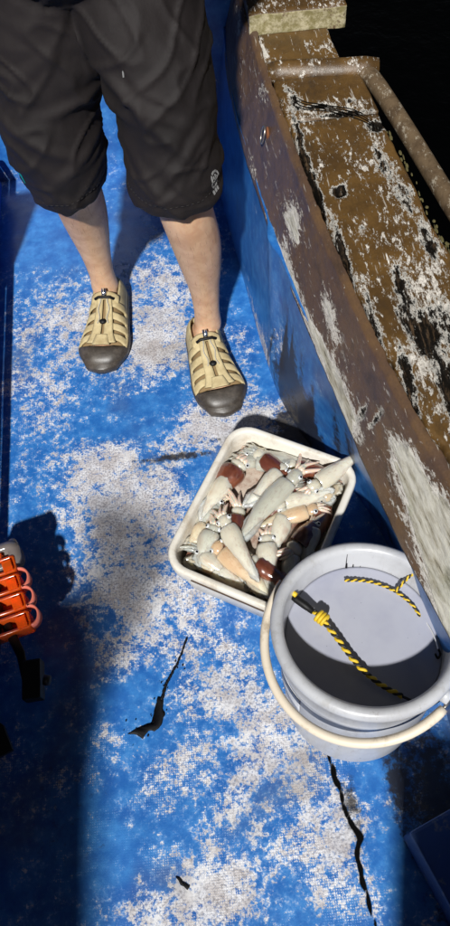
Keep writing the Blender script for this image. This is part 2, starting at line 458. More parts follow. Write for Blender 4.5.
# ------------------------------------------------------------------ gunwale
GB = smooth_tab([(-1.5, .48), (-.3, .385), (0, .335), (.251, .284), (.359, .256), (.488, .230), (.676, .199), (.899, .163), (1.15, .132), (1.31, .116), (1.507, .106), (1.69, .107), (1.95, .13), (2.3, .16)])
GT = smooth_tab([(-1.5, .56), (-.3, .44), (-.05, .385), (.2, .340), (.417, .297), (.526, .268), (.667, .241), (.793, .222), (.987, .197), (1.344, .166), (1.529, .156), (1.65, .148), (2.3, .19)])
GO = smooth_tab([(-1.5, .70), (-.3, .62), (0, .58), (.4, .51), (.844, .402), (1.0, .385), (1.30, .355), (1.55, .33), (2.3, .36)])
gun = tag(empty('gunwale', (.2, 1.0, 0)), 'wide gunwale with flaking brown paint and a round outer rail', 'gunwale')
gun_off = Vector((.2, 1.0, 0))
TOPROT = [(.204, 1.12, .007, .13, .75), (.213, .98, .008, .12, .9), (.232, .84, .009, .10, .95), (.252, .70, .008, .08, .7), (.28, .56, .01, .08, .6), (.215, 1.27, .012, .02, .5), (.253, 1.245, .04, .009, .7), (.30, 1.215, .05, .009, .8), (.350, 1.17, .02, .02, 1.0), (.253, 1.004, .013, .016, 1.3), (.340, 1.07, .014, .05, .55), (.358, .98, .016, .06, .6),
          (.31, .775, .018, .060, .60), (.322, .66, .022, .05, .75), (.335, .56, .02, .05, .8), (.30, .70, .012, .03, .6), (.375, .86, .016, .06, .6), (.275, .90, .01, .02, .4), (.36, .70, .03, .05, .5), (.205, 1.31, .01, .016, .45), (.315, 1.255, .012, .012, .6), (.28, .62, .01, .03, .4), (.37, .55, .03, .1, .4)]
TOPBARE = [(.28, 1.24, .10, .035, 0.27), (.32, .78, .06, .16, 0.25), (.235, 1.18, .05, .06, 0.15), (.30, 1.09, .07, .08, 0.15), (.32, .60, .05, .08, 0.24), (.20, 1.29, .02, .05, 0.17), (.345, 1.02, .03, .12, 0.17), (.25, .85, .05, .1, 0.07), (.24, .62, .02, .2, 0.11), (.37, .8, .03, .2, 0.17), (.29, .5, .05, .05, 0.17), (.22, .95, .015, .15, 0.12)]
INBARE = [(.182, 1.018, .43, .03, .060, .035, .70), (.217, .80, .43, .04, .055, .022, .62), (.232, .74, .41, .03, .05, .03, .6), (.150, .95, .37, .02, .10, .025, .6), (.185, .73, .365, .03, .16, .020, .85), (.20, .62, .37, .03, .08, .03, .7), (.262, .34, .43, .05, .14, .045, 1.1), (.25, .46, .45, .04, .07, .03, .6),
          (.28, .22, .42, .05, .12, .08, 1.1), (.12, 1.25, .37, .02, .04, .02, .4), (.155, 1.35, .47, .02, .05, .03, .3), (.14, 1.12, .42, .02, .03, .015, .35), (.30, .05, .42, .06, .2, .1, 1.0), (.12, 1.62, .48, .03, .1, .03, .5)]
INROT = [(.222, .60, .40, .03, .010, .035, .6), (.228, .57, .43, .03, .008, .04, .7), (.14, 1.05, .36, .02, .12, .01, .4), (.225, .52, .44, .03, .004, .1, .3), (.26, .27, .40, .03, .05, .04, .35), (.22, .63, .40, .02, .02, .01, .3)]
def sweep_board(name, y0, y1, ny, prof, mat, bare, rot, three=False):
    """closed cross-section prof(y) -> list of (x,z) swept along Y with roughened faces"""
    rings = []; vs = []
    for j in range(ny + 1):
        y = y0 + (y1 - y0) * j / ny
        rings.append([Vector((x, y, z)) for x, z in prof(y, j / ny)])
    for r in rings:
        for p in r:
            k = blobs(rot, p.x, p.y, p.z) if len(rot[0]) == 7 else blobs(rot, p.x, p.y)
            rough = .0012 * nz(p.x, p.y, p.z, 22) + .0006 * nz(p.x, p.y * .4, p.z, 130)
            dz = rough - .009 * max(0, k - .35 + .5 * nz(p.x, p.y * .5, p.z, 90))
            if three: p.x -= dz
            else: p.z += dz
            p.x += .0010 * nz(p.x, p.y, p.z + 5, 45)
    mb = MB(); mb.loft([[tuple(p - gun_off) for p in r] for r in rings])
    me = mb.mesh(name)
    f7 = lambda L, p: blobs(L, p.x, p.y, p.z) if len(L[0]) == 7 else blobs(L, p.x, p.y)
    pv = [v.co + gun_off for v in me.vertices]
    set_attr(me, 'bare', [f7(bare, p) for p in pv])
    set_attr(me, 'rot', [f7(rot, p) for p in pv])
    o = mobj(name, me, mat, gun, True)
    return o
def line(a, b, n, last=False): return [(a[0] + (b[0] - a[0]) * i / n, a[1] + (b[1] - a[1]) * i / n) for i in range(n + (1 if last else 0))]
def prof_inner(y, t):
    b, tp = interp(GB, y), interp(GT, y)
    jag = .0035 * nz(0, y, 0, 38) + .002 * nz(0, y, 3, 140)
    lip = .010 + jag
    return line((b, .35), (tp - .004, .494), 40) + line((tp - .004, .494), (tp + .002, .4995), 3) + line((tp + .002, .4995), (tp + lip, .500), 5) + line((tp + lip, .500), (tp + lip, .46), 3) + line((tp + lip, .46), (b + .035, .352), 3) + line((b + .035, .352), (b, .35), 5)
sweep_board('inner_board', -1.2, 1.95, 620, prof_inner, M_inner, INBARE, INROT, True)
def prof_cap(i0, o0, zt, th, n=44, w=.005):
    def f(y, t):
        a = interp(GT, y) + i0 + (.005 * nz(0, y, 7, 33) + .003 * nz(0, y, 9, 120) if i0 > .005 else 0)
        b = interp(GO, y) + o0
        return line((a, zt - th), (a, zt - w), 4) + line((a, zt - w), (a + w, zt), 2) + line((a + w, zt), (b, zt), n) + line((b, zt), (b, zt - th), 4) + line((b, zt - th), (a, zt - th), 6)
    return f
sweep_board('cap_board', -1.2, 1.205, 520, prof_cap(.0155, -.004, .499, .04), M_cap, TOPBARE, TOPROT)
sweep_board('cap_board', 1.212, 1.342, 50, prof_cap(.0135, .0, .500, .04), M_cap, TOPBARE, TOPROT)
sweep_board('end_board', 1.395, 1.522, 40, prof_cap(.012, -.012, .492, .03), M_cap, [(.17, 1.47, .02, .06, .4), (.30, 1.45, .05, .03, .25), (.33, 1.50, .02, .03, .4)], [(.34, 1.44, .01, .02, .5)])
# cross batten between boards
mb = MB(); mb.tube([(.172 + .0275 * k - .2, 1.370 + .0015 * math.sin(k) - 1.0 - .003 * k, .500) for k in range(9)], [.019] + [.0225] * 7 + [.018], 14, flat=.62)
me = mb.mesh('batten')
set_attr(me, 'bare', [.12] * len(me.vertices)); set_attr(me, 'rot', [0.0] * len(me.vertices))
mobj('batten', me, M_cap, gun)
# raised end block with mossy cut end
mb = MB(); mb.box((.255 - .2, 1.80 - 1, .508), (.205, .55, .044)); me = mb.mesh('end_block')
bm = bmesh.new(); bm.from_mesh(me)
bmesh.ops.subdivide_edges(bm, edges=bm.edges[:], cuts=24, use_grid_fill=True)
for v in bm.verts: v.co += Vector((.0016 * nz(*v.co, 30), .003 * nz(*v.co, 25), .002 * nz(*v.co, 28)))
bm.to_mesh(me); bm.free()
set_attr(me, 'bare', [.15] * len(me.vertices)); set_attr(me, 'rot', [0.0] * len(me.vertices))
me.materials.append(M_cap.m); me.materials.append(M_end.m)
for p in me.polygons:
    if p.normal.y < -.6: p.material_index = 1
mobj('end_block', me, None, gun)
# black split lying diagonally over the cap
def splinter(pts, r, name, mat):
    mb = MB(); q = spline(pts, 8)
    mb.tube([(x - .2 + .001 * nz(x, y, z, 200), y - 1 + .0015 * nz(x, y, z, 150), z) for x, y, z in q], [r * (1 - .75 * abs(2 * i / (len(q) - 1) - 1) ** 2) for i in range(len(q))], 5, flat=.5)
    return mb.build(name, mat, gun)
M_blackwood = Mt('black_rotten_wood', 1.0, (.004, .0035, .003), Specular_IOR_Level=.05)
for k in range(4):
    dy = .009 * k - .012
    splinter([(.185 + .01 * k, 1.292 + dy, .4995), (.225, 1.252 + dy, .501), (.27, 1.232 + dy * .7, .502), (.32, 1.205 + dy, .501), (.365 - .006 * k, 1.165 + dy * 1.5, .4990)], .0011, 'splinter', M_blackwood)
# round outer rail
rail = spline([(.362, 1.345, .492), (.378, 1.316, .492), (.405, 1.16, .492), (.437, .955, .490), (.480, .70, .488), (.54, .40, .486), (.62, .0, .486), (.75, -1.2, .486)], 12)
mb = MB(); mb.tube([(x - .2, y - 1, z) for x, y, z in rail], [.014] + [.0172] * (len(rail) - 1), 20); mb.build('rail', M_pipe, gun)
M_moss = Mt('yellow_moss', .95)
M_moss.color(M_moss.mix(M_moss.noise(150, 4, .7), (.03, .026, .014), (.13, .11, .03)))
mb = MB()
for i in range(90):
    y = .62 + .55 * random.random() ** 1.5; x = interp(GO, y) + random.uniform(-.003, .006)
    mb.ball((x - .2 - .001, y - 1, .4965), (.003 * random.uniform(.3, 1.2), .006 * random.uniform(.3, 1.6), .002), 6, 4)
o = mb.build('moss', M_moss, gun); o['kind'] = 'stuff'
# hull outside under the gunwale
def out_fn(u, v):
    y = -1.2 + 3.2 * u
    return (interp(GO, y) - .03 - .12 * v, y, .46 - 1.2 * v)
vs, fs = graded(60, 8, out_fn)
mb = MB(); mb.v = [tuple(Vector(p) - gun_off) for p in vs]; mb.f = fs
mb.build('outer_planking', M_blackwood, gun)
# little metal ring on the inner board
M_steel = Mt('dull_steel', .35, (.45, .42, .38), Metallic=.9)
mb = MB(); ringp = [(.150 - .2 + .004 * sin(a), 1.245 - 1 + .013 * cos(a), .452 + .017 * sin(a)) for a in [2 * pi * k / 20 for k in range(21)]]
mb.tube([(x - .004, y, z) for x, y, z in ringp], .0016, 8, False); mb.build('screw_eye', M_steel, gun)
M_rust = Mt('rust', .9, (.17, .06, .02))
MB().ball((.156 - .2, 1.247 - 1, .452), (.004, .012, .014), 12, 8).build('rust_plate', M_rust, gun)

# ------------------------------------------------------------------ unseen blocks and sheet added behind the camera to shade the deck
ch = tag(empty('shade_block', (-1.3, -1.8, 0)), 'unseen blue block added behind the camera to shade the left of the deck', 'shade_block')  # unseen block sized so its shadow darkens the left deck
rings = []
def rrect(w, d, r, n=6, cx=0, cy=0, z=0):
    out = []
    for sx, sy, a0 in ((1, 1, 0), (-1, 1, 90), (-1, -1, 180), (1, -1, 270)):
        for k in range(n + 1):
            a = radians(a0 + 90 * k / n)
            out.append(Vector((cx + sx * (w / 2 - r) + r * cos(a), cy + sy * (d / 2 - r) + r * sin(a), z)))
    return out
SX, SY = sin(a_) / math.tan(e_), cos(a_) / math.tan(e_)
hx, hy = -.272 - 1.6 * SX, .56 - 1.6 * SY
W_, D_ = 1.2, 2.2
ccx, ccy = hx - W_ / 2 + 1.3, hy - D_ / 2 + 1.8
MB().loft([rrect(W_, D_, .05, 6, ccx, ccy, z) for z in (0, .5, 1.0, 1.54)] + [rrect(W_ - 2 * q, D_ - 2 * q, .05, 6, ccx, ccy, z) for q, z in ((.006, 1.565), (.02, 1.585), (.04, 1.597), (.06, 1.6))]).build('shade_block_body', M_blue, ch)
MB().loft([rrect(.5, .02, .008, 3, ccx - .2, ccy + D_ / 2 + .005, z) for z in (.25, 1.35)]).build('shade_block_panel', Mt('white_panel', .4, (.7, .7, .7)), ch)
# translucent sheet added out of view, shaped to cast the half shadow
M_half_shade = Mt('half_shade_plastic', .4, (.25, .25, .27))
tr = M_half_shade.n('ShaderNodeBsdfTransparent'); ms = M_half_shade.n('ShaderNodeMixShader'); ms.inputs[0].default_value = .52
M_half_shade.L(tr.outputs[0], ms.inputs[1]); M_half_shade.L(M_half_shade.b.outputs[0], ms.inputs[2])
M_half_shade.L(ms.outputs[0], M_half_shade.t.nodes['Material Output'].inputs[0])
def up_from(x, y, h): return (x - h * SX, y - h * SY, h)
cu = [up_from(-.30, .72, 1.52), up_from(-.20, .69, 1.52), up_from(-.135, .63, 1.45), up_from(-.155, .52, 1.35), up_from(-.215, .42, 1.22), up_from(-.27, .30, 1.08), up_from(-.31, .12, .95)]
cu2 = [(x + .004, y - .012, z) for x, y, z in cu]
mb = MB(); mb.add(cu + cu2, [tuple(range(7)), tuple(range(13, 6, -1))] + [(i, (i + 1) % 7, (i + 1) % 7 + 7, i + 7) for i in range(7)])
tag(mb.build('half_shade_sheet', M_half_shade, None, False), 'unseen translucent sheet added behind the camera to cast a half shadow', 'plastic sheet')
lk = tag(empty('right_shade_box', (.4, -1.2, 0)), 'unseen tall blue block added behind the camera to shade the lower right deck', 'shade_box')  # out-of-view box added only to darken the lower right deck
lx, ly = .245 - 1.0 * SX, .17 - 1.0 * SY
MB().box((lx + .2 - .4, ly - .25 + 1.2, .49), (.4, .5, .98)).build('shade_box_body', M_blue, lk, False, bevel=.012)
MB().box((lx + .2 - .4, ly - .25 + 1.2, .992), (.42, .52, .02)).build('shade_box_lid', M_blue, lk, False, bevel=.005)

#PART2
# ------------------------------------------------------------------ person
def remeshed(name, mb, voxel, mat, parent=None, smooth_it=4, disp=None):
    me = mb.mesh(name)
    o = bpy.data.objects.new(name, me); C.objects.link(o)
    m = o.modifiers.new('r', 'REMESH'); m.mode = 'VOXEL'; m.voxel_size = voxel
    m = o.modifiers.new('s', 'SMOOTH'); m.factor = .6; m.iterations = smooth_it
    dg = bpy.context.evaluated_depsgraph_get()
    me2 = bpy.data.meshes.new_from_object(o.evaluated_get(dg))
    bpy.data.objects.remove(o)
    if disp:
        ns = [v.normal.copy() for v in me2.vertices]
        for v, n in zip(me2.vertices, ns): v.co += n * disp(v.co, n)
        me2.update()
    me2.materials.clear()
    return mobj(name, me2, mat, parent)
def limb(mb, pts, n=18, k=5, sx=1.0):
    """closed tapering limb through (x,y,z,r) with rounded ends"""
    q = spline(pts, k)
    a, b = Vector(q[0][:3]), Vector(q[1][:3]); c, d = Vector(q[-2][:3]), Vector(q[-1][:3])
    P_ = []; R_ = []
    t0 = (a - b).normalized(); t1 = (d - c).normalized()
    for f in (.98, .8, .45): P_.append(a + t0 * q[0][3] * f); R_.append(q[0][3] * sqrt(1 - f * f))
    for p in q: P_.append(Vector(p[:3])); R_.append(p[3])
    for f in (.45, .8, .98): P_.append(d + t1 * q[-1][3] * f); R_.append(q[-1][3] * sqrt(1 - f * f))
    mb.tube(P_, R_, n)
M_skin = Mt('skin', .45, (.52, .30, .185), Subsurface_Weight=.15, Subsurface_Scale=.01)
_v = M_skin.co()
_c = M_skin.mix(M_skin.step(M_skin.noise(25, 4, .6, _v), .35, .7), (.62, .40, .25), (.50, .29, .17))
_c = M_skin.mix(M_skin.step(M_skin.noise(70, 5, .75, _v), .48, .70, 0, .45), _c, (.50, .25, .15))
_c = M_skin.mix(M_skin.step(M_skin.vor(90, _v), .05, .09, .55, 0), _c, (.25, .11, .06))
M_skin.b.inputs['Subsurface Radius'].default_value = (1, .35, .15)
M_skin.color(_c).bump(M_skin.noise(180, 4, .6, _v), .2, .001)
man = tag(empty('person', (-.12, 1.2, 0)), 'standing person in black knee length shorts and beige closed toe sandals', 'person')
MO = Vector((-.12, 1.2, 0))
FEET = [dict(heel=(-.240, 1.308), toe=(-.268, 1.060)), dict(heel=(-.020, 1.146), toe=(.014, .902))]
FL = .249
def foot_frame(f):
    h = Vector((*f['heel'], 0)); t = Vector((*f['toe'], 0)); d = (t - h).normalized()
    r = Vector((d.y, -d.x, 0))          # viewer-left to right handled by mirror flag
    return h, d, r
WTAB = smooth_tab([(0, .020), (.03, .030), (.12, .037), (.3, .0385), (.5, .044), (.68, .0525), (.78, .0545), (.84, .0525), (.88, .0485), (.92, .042), (.95, .0345), (.97, .027), (.985, .019), (.995, .011), (1.0, .001)])
HTAB = smooth_tab([(0, .060), (.10, .078), (.25, .086), (.36, .086), (.48, .074), (.6, .060), (.75, .047), (.88, .040), (.96, .030), (1.0, .016)])
def foot_surf(f, side):
    h, d, r = foot_frame(f)
    def S_(u, v, off=0.0, zs=1.0):
        w = interp(WTAB, u) + off
        c = .006 * side * sin(pi * min(1, u / .8)) if u < .8 else .006 * side * 0
        a = v * pi * .5
        ht = (interp(HTAB, u) + off) * zs
        ca, sa = max(0, cos(a)), sin(a)
        x = c + w * (1 if sa > 0 else -1) * abs(sa) ** .75
        z = .020 + (ht - .020) * ca ** .85
        return h + d * (u * FL + off * max(0, (u - .82) / .18) ** 2) - r * x + Vector((0, 0, z)) - MO
    return S_
body = MB()
# legs (viewer left, viewer right)
LEG = [[(-.246, 1.262, .075, .034), (-.246, 1.262, .12, .0305), (-.245, 1.258, .19, .0355), (-.243, 1.245, .27, .0455), (-.240, 1.222, .345, .0515), (-.236, 1.19, .42, .052), (-.232, 1.165, .48, .056), (-.222, 1.16, .60, .070), (-.20, 1.18, .76, .082), (-.185, 1.21, .88, .085)],
       [(-.004, 1.108, .075, .033), (-.003, 1.108, .12, .030), (-.003, 1.104, .20, .0345), (-.005, 1.094, .28, .0445), (-.010, 1.078, .36, .0505), (-.020, 1.06, .44, .051), (-.026, 1.065, .50, .056), (-.036, 1.09, .62, .070), (-.055, 1.14, .76, .082), (-.07, 1.20, .88, .085)]]
for L_ in LEG: limb(body, [(x - MO.x, y - MO.y, z, r) for x, y, z, r in L_])
for f, sd_ in zip(FEET, (1, -1)):
    Sf = foot_surf(f, sd_)
    rings = []
    for i in range(16):
        u = .02 + .95 * i / 15
        rings.append([Sf(u, -1 + 2 * k / 10, -.006) for k in range(11)] + [Sf(u, 1 - 2 * k / 4, -.006, .0) for k in range(1, 4)])
    body.loft(rings)
def ell(cx, cy, z, rx, ry, n=24): return [Vector((cx + rx * cos(2 * pi * k / n), cy + ry * sin(2 * pi * k / n), z)) for k in range(n)]
body.loft([ell(-.005, 0.0, z, rx, ry) for z, rx, ry in ((.80, .13, .10), (.88, .15, .12), (.98, .145, .115), (1.08, .15, .11), (1.2, .150, .12), (1.32, .162, .12), (1.40, .155, .105), (1.45, .10, .08))])
limb(body, [(0, .01, 1.42, .058), (0, -.005, 1.50, .054), (0, -.02, 1.56, .056)])
body.ball((0, -.025, 1.635), (.076, .095, .115), 20, 14)
body.ball((0, -.075, 1.575), (.045, .045, .04), 14, 10)
body.tube([(0, -.105, 1.655), (0, -.128, 1.615), (0, -.118, 1.605)], [.008, .014, .009], 10)
for sx in (-1, 1):
    body.ball((sx * .077, -.015, 1.63), (.012, .020, .032), 10, 8)
    hx_ = sx * .055
    limb(body, [(sx * .15, 0, 1.385, .052), (sx * .180, .02, 1.26, .045), (sx * .187, .02, 1.12, .038), (sx * .175, -.08, 1.10, .036), (sx * .13, -.17, 1.12, .029), (sx * .10, -.20, 1.125, .026)])
    body.ball((sx * .078, -.225, 1.13), (.042, .034, .020), 14, 8)
    for k in range(4):
        o_ = (k - 1.5) * .019
        L1 = (.034, .040, .038, .030)[k]
        bx, by = sx * .055, -.232 + o_
        limb(body, [(bx + sx * .015, by, 1.132, .0088), (bx - sx * L1 * .6, by - .006, 1.130, .0084), (bx - sx * L1 * 1.1, by - .008, 1.110, .0078), (bx - sx * L1 * .8, by - .008, 1.092, .007)], 10, 3)
    limb(body, [(sx * .085, -.205, 1.135, .011), (sx * .062, -.19, 1.145, .0105), (sx * .040, -.195, 1.142, .009)], 10, 3)
remeshed('body', body, .0055, M_skin, man, 3)
_rng = random.Random(3); _b = MB()
_pl = [p for p in bpy.data.objects['body'].data.polygons if .13 < p.center.z < .45]
M_lh = Mt('fine_dark_hair', .6, (.16, .09, .055))
for _p in _rng.sample(_pl, 450):
    if _p.normal.y > .3: continue
    c_ = _p.center; dn = (Vector((_rng.uniform(-.5, .5), 0, -1)) + _p.normal * .35).normalized()
    _b.tube([c_, c_ + dn * .004, c_ + (dn + Vector((0, 0, -.2))) * .008], [.00016, .00013, .00006], 3, False)
o = _b.build('leg_hair', M_lh, man); o['kind'] = 'stuff'
M_hair = Mt('black_hair', .6, (.012, .010, .009))
hm = MB(); hm.ball((0, -.005, 1.665), (.085, .098, .098), 20, 12); hm.ball((0, .03, 1.62), (.078, .07, .09), 18, 10)
remeshed('hair', hm, .006, M_hair, man, 2, lambda c, n: .004 * noise.noise(c * 60))
M_eye = Mt('eye_white', .15, (.8, .8, .8)); M_iris = Mt('dark_iris', .1, (.02, .012, .008))
for sx in (-1, 1):
    e = MB().ball((sx * .031, -.102, 1.637), .0115, 12, 8).build('eye', M_eye, man)
    MB().ball((sx * .031, -.1105, 1.637), (.005, .003, .005), 10, 6).build('iris', M_iris, e)
MB().ball((0, -.112, 1.583), (.022, .007, .006), 12, 6).build('lips', Mt('lips', .4, (.35, .12, .09)), man)
M_shirt = Mt('dark_grey_shirt', .85, (.03, .03, .035))
sh = MB()
sh.loft([ell(-.005, 0.0, z, rx, ry) for z, rx, ry in ((.93, .162, .135), (1.08, .150, .126), (1.2, .160, .132), (1.32, .172, .130), (1.40, .162, .115), (1.445, .10, .085))])
for sx in (-1, 1): limb(sh, [(sx * .14, 0, 1.385, .066), (sx * .180, .018, 1.27, .058), (sx * .185, .02, 1.19, .054)])
remeshed('shirt', sh, .008, M_shirt, man, 4, lambda c, n: .006 * noise.noise(c * 14))
# shorts
M_cloth = Mt('black_nylon_shorts', .72, (.012, .011, .011), Specular_IOR_Level=.35)
_v = M_cloth.co()
M_cloth.color(M_cloth.mix(M_cloth.step(M_cloth.noise(8, 5, .7, _v), .4, .7), (.0120, .0088, .0090), (.0065, .0047, .0050)))
_wv = M_cloth.ma('MULTIPLY', M_cloth.wave(420, 'X', _v), M_cloth.wave(420, 'Z', _v))
M_cloth.bump(M_cloth.ma('ADD', M_cloth.noise(55, 5, .65, M_cloth.co((1, 1, .45))), M_cloth.ma('MULTIPLY', _wv, .1)), .35, .003)
def oring(cx, cy, z, rx, ry, tiltx=0, tilty=0, n=36):
    out = []
    for k in range(n):
        a = 2 * pi * k / n
        x, y = rx * cos(a), ry * sin(a)
        out.append(Vector((cx + x - MO.x, cy + y - MO.y, z + x * tiltx + y * tilty)))
    return out
sh = MB()
LS = [(-.236, 1.165, .452, .066, .082, .10, .0), (-.236, 1.163, .460, .071, .087, .08, 0), (-.237, 1.162, .50, .080, .092, .05, 0), (-.241, 1.165, .57, .087, .098, 0, 0), (-.233, 1.175, .64, .095, .102, 0, 0), (-.214, 1.185, .70, .108, .108, 0, 0), (-.20, 1.2, .78, .108, .115, 0, 0), (-.18, 1.21, .86, .10, .12, 0, 0)]
RS = [(-.036, 1.060, .500, .080, .082, -.03, 0), (-.036, 1.060, .508, .084, .086, -.03, 0), (-.034, 1.063, .55, .082, .088, 0, 0), (-.033, 1.075, .60, .081, .090, 0, 0), (-.034, 1.092, .66, .084, .096, 0, 0), (-.046, 1.115, .72, .093, .108, 0, 0), (-.06, 1.15, .78, .10, .115, 0, 0), (-.07, 1.2, .86, .10, .12, 0, 0)]
for T in (LS, RS): sh.loft([oring(*r) for r in spline(T, 4)])
sh.loft([ell(-.005, -.02, z, rx, ry) for z, rx, ry in ((.80, .13, .085), (.83, .155, .12), (.86, .165, .135), (.95, .155, .13), (1.0, .15, .125))])
FOLD = [((-.25, 1.09, .60), (.55, .1, .8), .007), ((-.19, 1.08, .56), (-.5, 0, .86), .006), ((-.05, 1.02, .66), (.75, 0, .66), .008), ((-.02, 1.0, .60), (-.7, 0, .7), .007), ((-.06, 1.0, .55), (.8, 0, .5), .005), ((0, 1.0, .52), (.5, 0, .85), .005), ((-.24, 1.09, .48), (.3, 0, .9), .005), ((-.08, 1.02, .70), (.5, 0, .85), .009), ((-.15, 1.08, .66), (-.2, 0, .95), .009)]
def wrinkle(c, n):
    p = c + MO
    d = .0045 * noise.noise(Vector((p.x * 7, p.y * 7, p.z * 9))) + .0065 * (.35 - abs(noise.noise(Vector((p.x * 9 + p.z * 5, p.y * 9, p.z * 10 - p.x * 5))))) * (1 if p.z > .45 else .5)
    d += .0022 * (.3 - abs(noise.noise(Vector((p.x * 16 - p.z * 9, p.y * 12, p.z * 13 + p.x * 6 + 4)))))
    d += .0006 * noise.noise(p * 45)
    for (cx, cy, cz), (nx, ny, nz_), a in FOLD:
        q = (p.x - cx) * nx + (p.z - cz) * nz_
        s_ = (p.x - cx) * -nz_ + (p.z - cz) * nx
        if p.y < 1.15: d += a * math.exp(-(q / .010) ** 2) * math.exp(-(s_ / .075) ** 2)
    # hem: a stitched groove 22 mm over the bottom edge
    zb = (.452 + (p.x + .236) * .1) if p.x < -.135 else (.500 - (p.x + .036) * .03)
    d -= .0028 * math.exp(-((p.z - zb - .026) / .0028) ** 2)
    d += .004 * noise.noise(Vector((p.x * 26, p.y * 26, 0))) * max(0, 1 - (p.z - zb) / .07)
    k_ = noise.noise(Vector(((p.x + p.z * .75) * 7, p.y * 5, (p.z - p.x * .75) * 17 + 9)))
    d += .0042 * max(0, 1 - 4.2 * abs(k_)) ** 1.6 - .0010
    k_ = noise.noise(Vector(((p.x - p.z * .9) * 6, p.y * 5, (p.z + p.x * .9) * 15 + 2)))
    d += .0040 * max(0, 1 - 4.2 * abs(k_)) ** 1.6
    return d
shorts = remeshed('shorts', sh, .0045, M_cloth, man, 3, wrinkle)
def patch_on(name, c, w, h, mat, parent, ax=(1, 0, 0), az=(0, 0, 1), shape=None, off=.0012, nx=10, ny=10):
    """small cloth patch shrunk onto the front of the shorts"""
    from mathutils.bvhtree import BVHTree
    bv = PATCH_BV.setdefault('s', BVHTree.FromPolygons([v.co for v in shorts.data.vertices], [tuple(p.vertices) for p in shorts.data.polygons]))
    ax, az = Vector(ax).normalized(), Vector(az).normalized()
    dr = ax.cross(az); dr = dr if dr.y > 0 else -dr
    mb = MB()
    polys = shape or [[(-.5, -.5), (.5, -.5), (.5, .5), (-.5, .5)]]
    for poly in polys:
        pts = []
        for u, v in poly:
            p = Vector(c) - MO + ax * u * w + az * v * h
            hit = bv.ray_cast(p - dr * .15, dr)
            if hit[0] is None: hit = bv.find_nearest(p)
            pts.append(hit[0] + hit[1] * off)
        n = len(pts); back = [q + dr * .001 for q in pts]
        mb.add(pts + back, [tuple(range(n)), tuple(range(2 * n - 1, n - 1, -1))] + [(i, (i + 1) % n, n + (i + 1) % n, n + i) for i in range(n)])
    return mb.build(name, mat, parent, False)
PATCH_BV = {}
M_white_print = Mt('pale_print', .6, (.22, .22, .22)); M_teal = Mt('teal_print', .5, (.0, .22, .24))
def petal(cx, cy, r0, r1, a0, a1, n=4):
    return [(cx + r1 * cos(a0 + (a1 - a0) * i / n), cy + r1 * sin(a0 + (a1 - a0) * i / n)) for i in range(n + 1)] + [(cx + r0 * cos(a1 - (a1 - a0) * i / n), cy + r0 * sin(a1 - (a1 - a0) * i / n)) for i in range(n + 1)]
em = [petal(0, .1, .30, .40, 2 * pi * k / 8, 2 * pi * (k + .8) / 8) for k in range(8)] + [petal(0, .1, .05, .22, 2 * pi * k / 6, 2 * pi * (k + .55) / 6, 2) for k in range(6)] + [[(-.3, -.5), (-.12, -.5), (-.14, -.34), (-.3, -.34)], [(-.05, -.5), (.1, -.5), (.1, -.34), (-.05, -.34)], [(.17, -.5), (.3, -.5), (.3, -.34), (.17, -.34)]]
patch_on('emblem', (.020, 1.03, .540), .030, .042, M_white_print, shorts, (.75, .66, 0), (0, 0, 1), em)
patch_on('print_mark', (-.293, 1.13, .515), .018, .016, M_teal, shorts, (.8, -.6, 0), (0, 0, 1), [[(-.5, .4), (.1, .5), (.5, -.3), (.4, -.5), (-.2, 0)]])
patch_on('print_mark', (-.086, 1.02, .735), .003, .010, M_white_print, shorts, (1, 0, 0), (0, 0, 1), [[(-.5, -.5), (.3, -.4), (.5, .2), (.2, .5), (-.3, .3)]])

# hem stitching, sewn on the surface of each trouser leg
M_thread = Mt('grey_thread', .8, (.022, .019, .019))
from mathutils.bvhtree import BVHTree
_bv = BVHTree.FromPolygons([v.co for v in shorts.data.vertices], [tuple(p.vertices) for p in shorts.data.polygons])
for (cx, cy, zc, tx) in ((-.236, 1.163, .483, .08), (-.036, 1.061, .530, -.03)):
    mb = MB()
    N_ = 60
    for k in range(N_):
        pts = []
        for f_ in (0, .3, .6):
            a = 2 * pi * (k + f_) / N_
            o_ = Vector((cx, cy, zc + tx * .08 * cos(a))) - MO
            hit = _bv.ray_cast(o_ + Vector((cos(a), sin(a), 0)) * .2, Vector((-cos(a), -sin(a), 0)))
            if hit[0] is not None and (hit[0] - o_).length < .13: pts.append(hit[0] + hit[1] * .0004)
        if len(pts) == 3: mb.tube(pts, .0006, 4)
    mb.build('hem_stitching', M_thread, shorts)
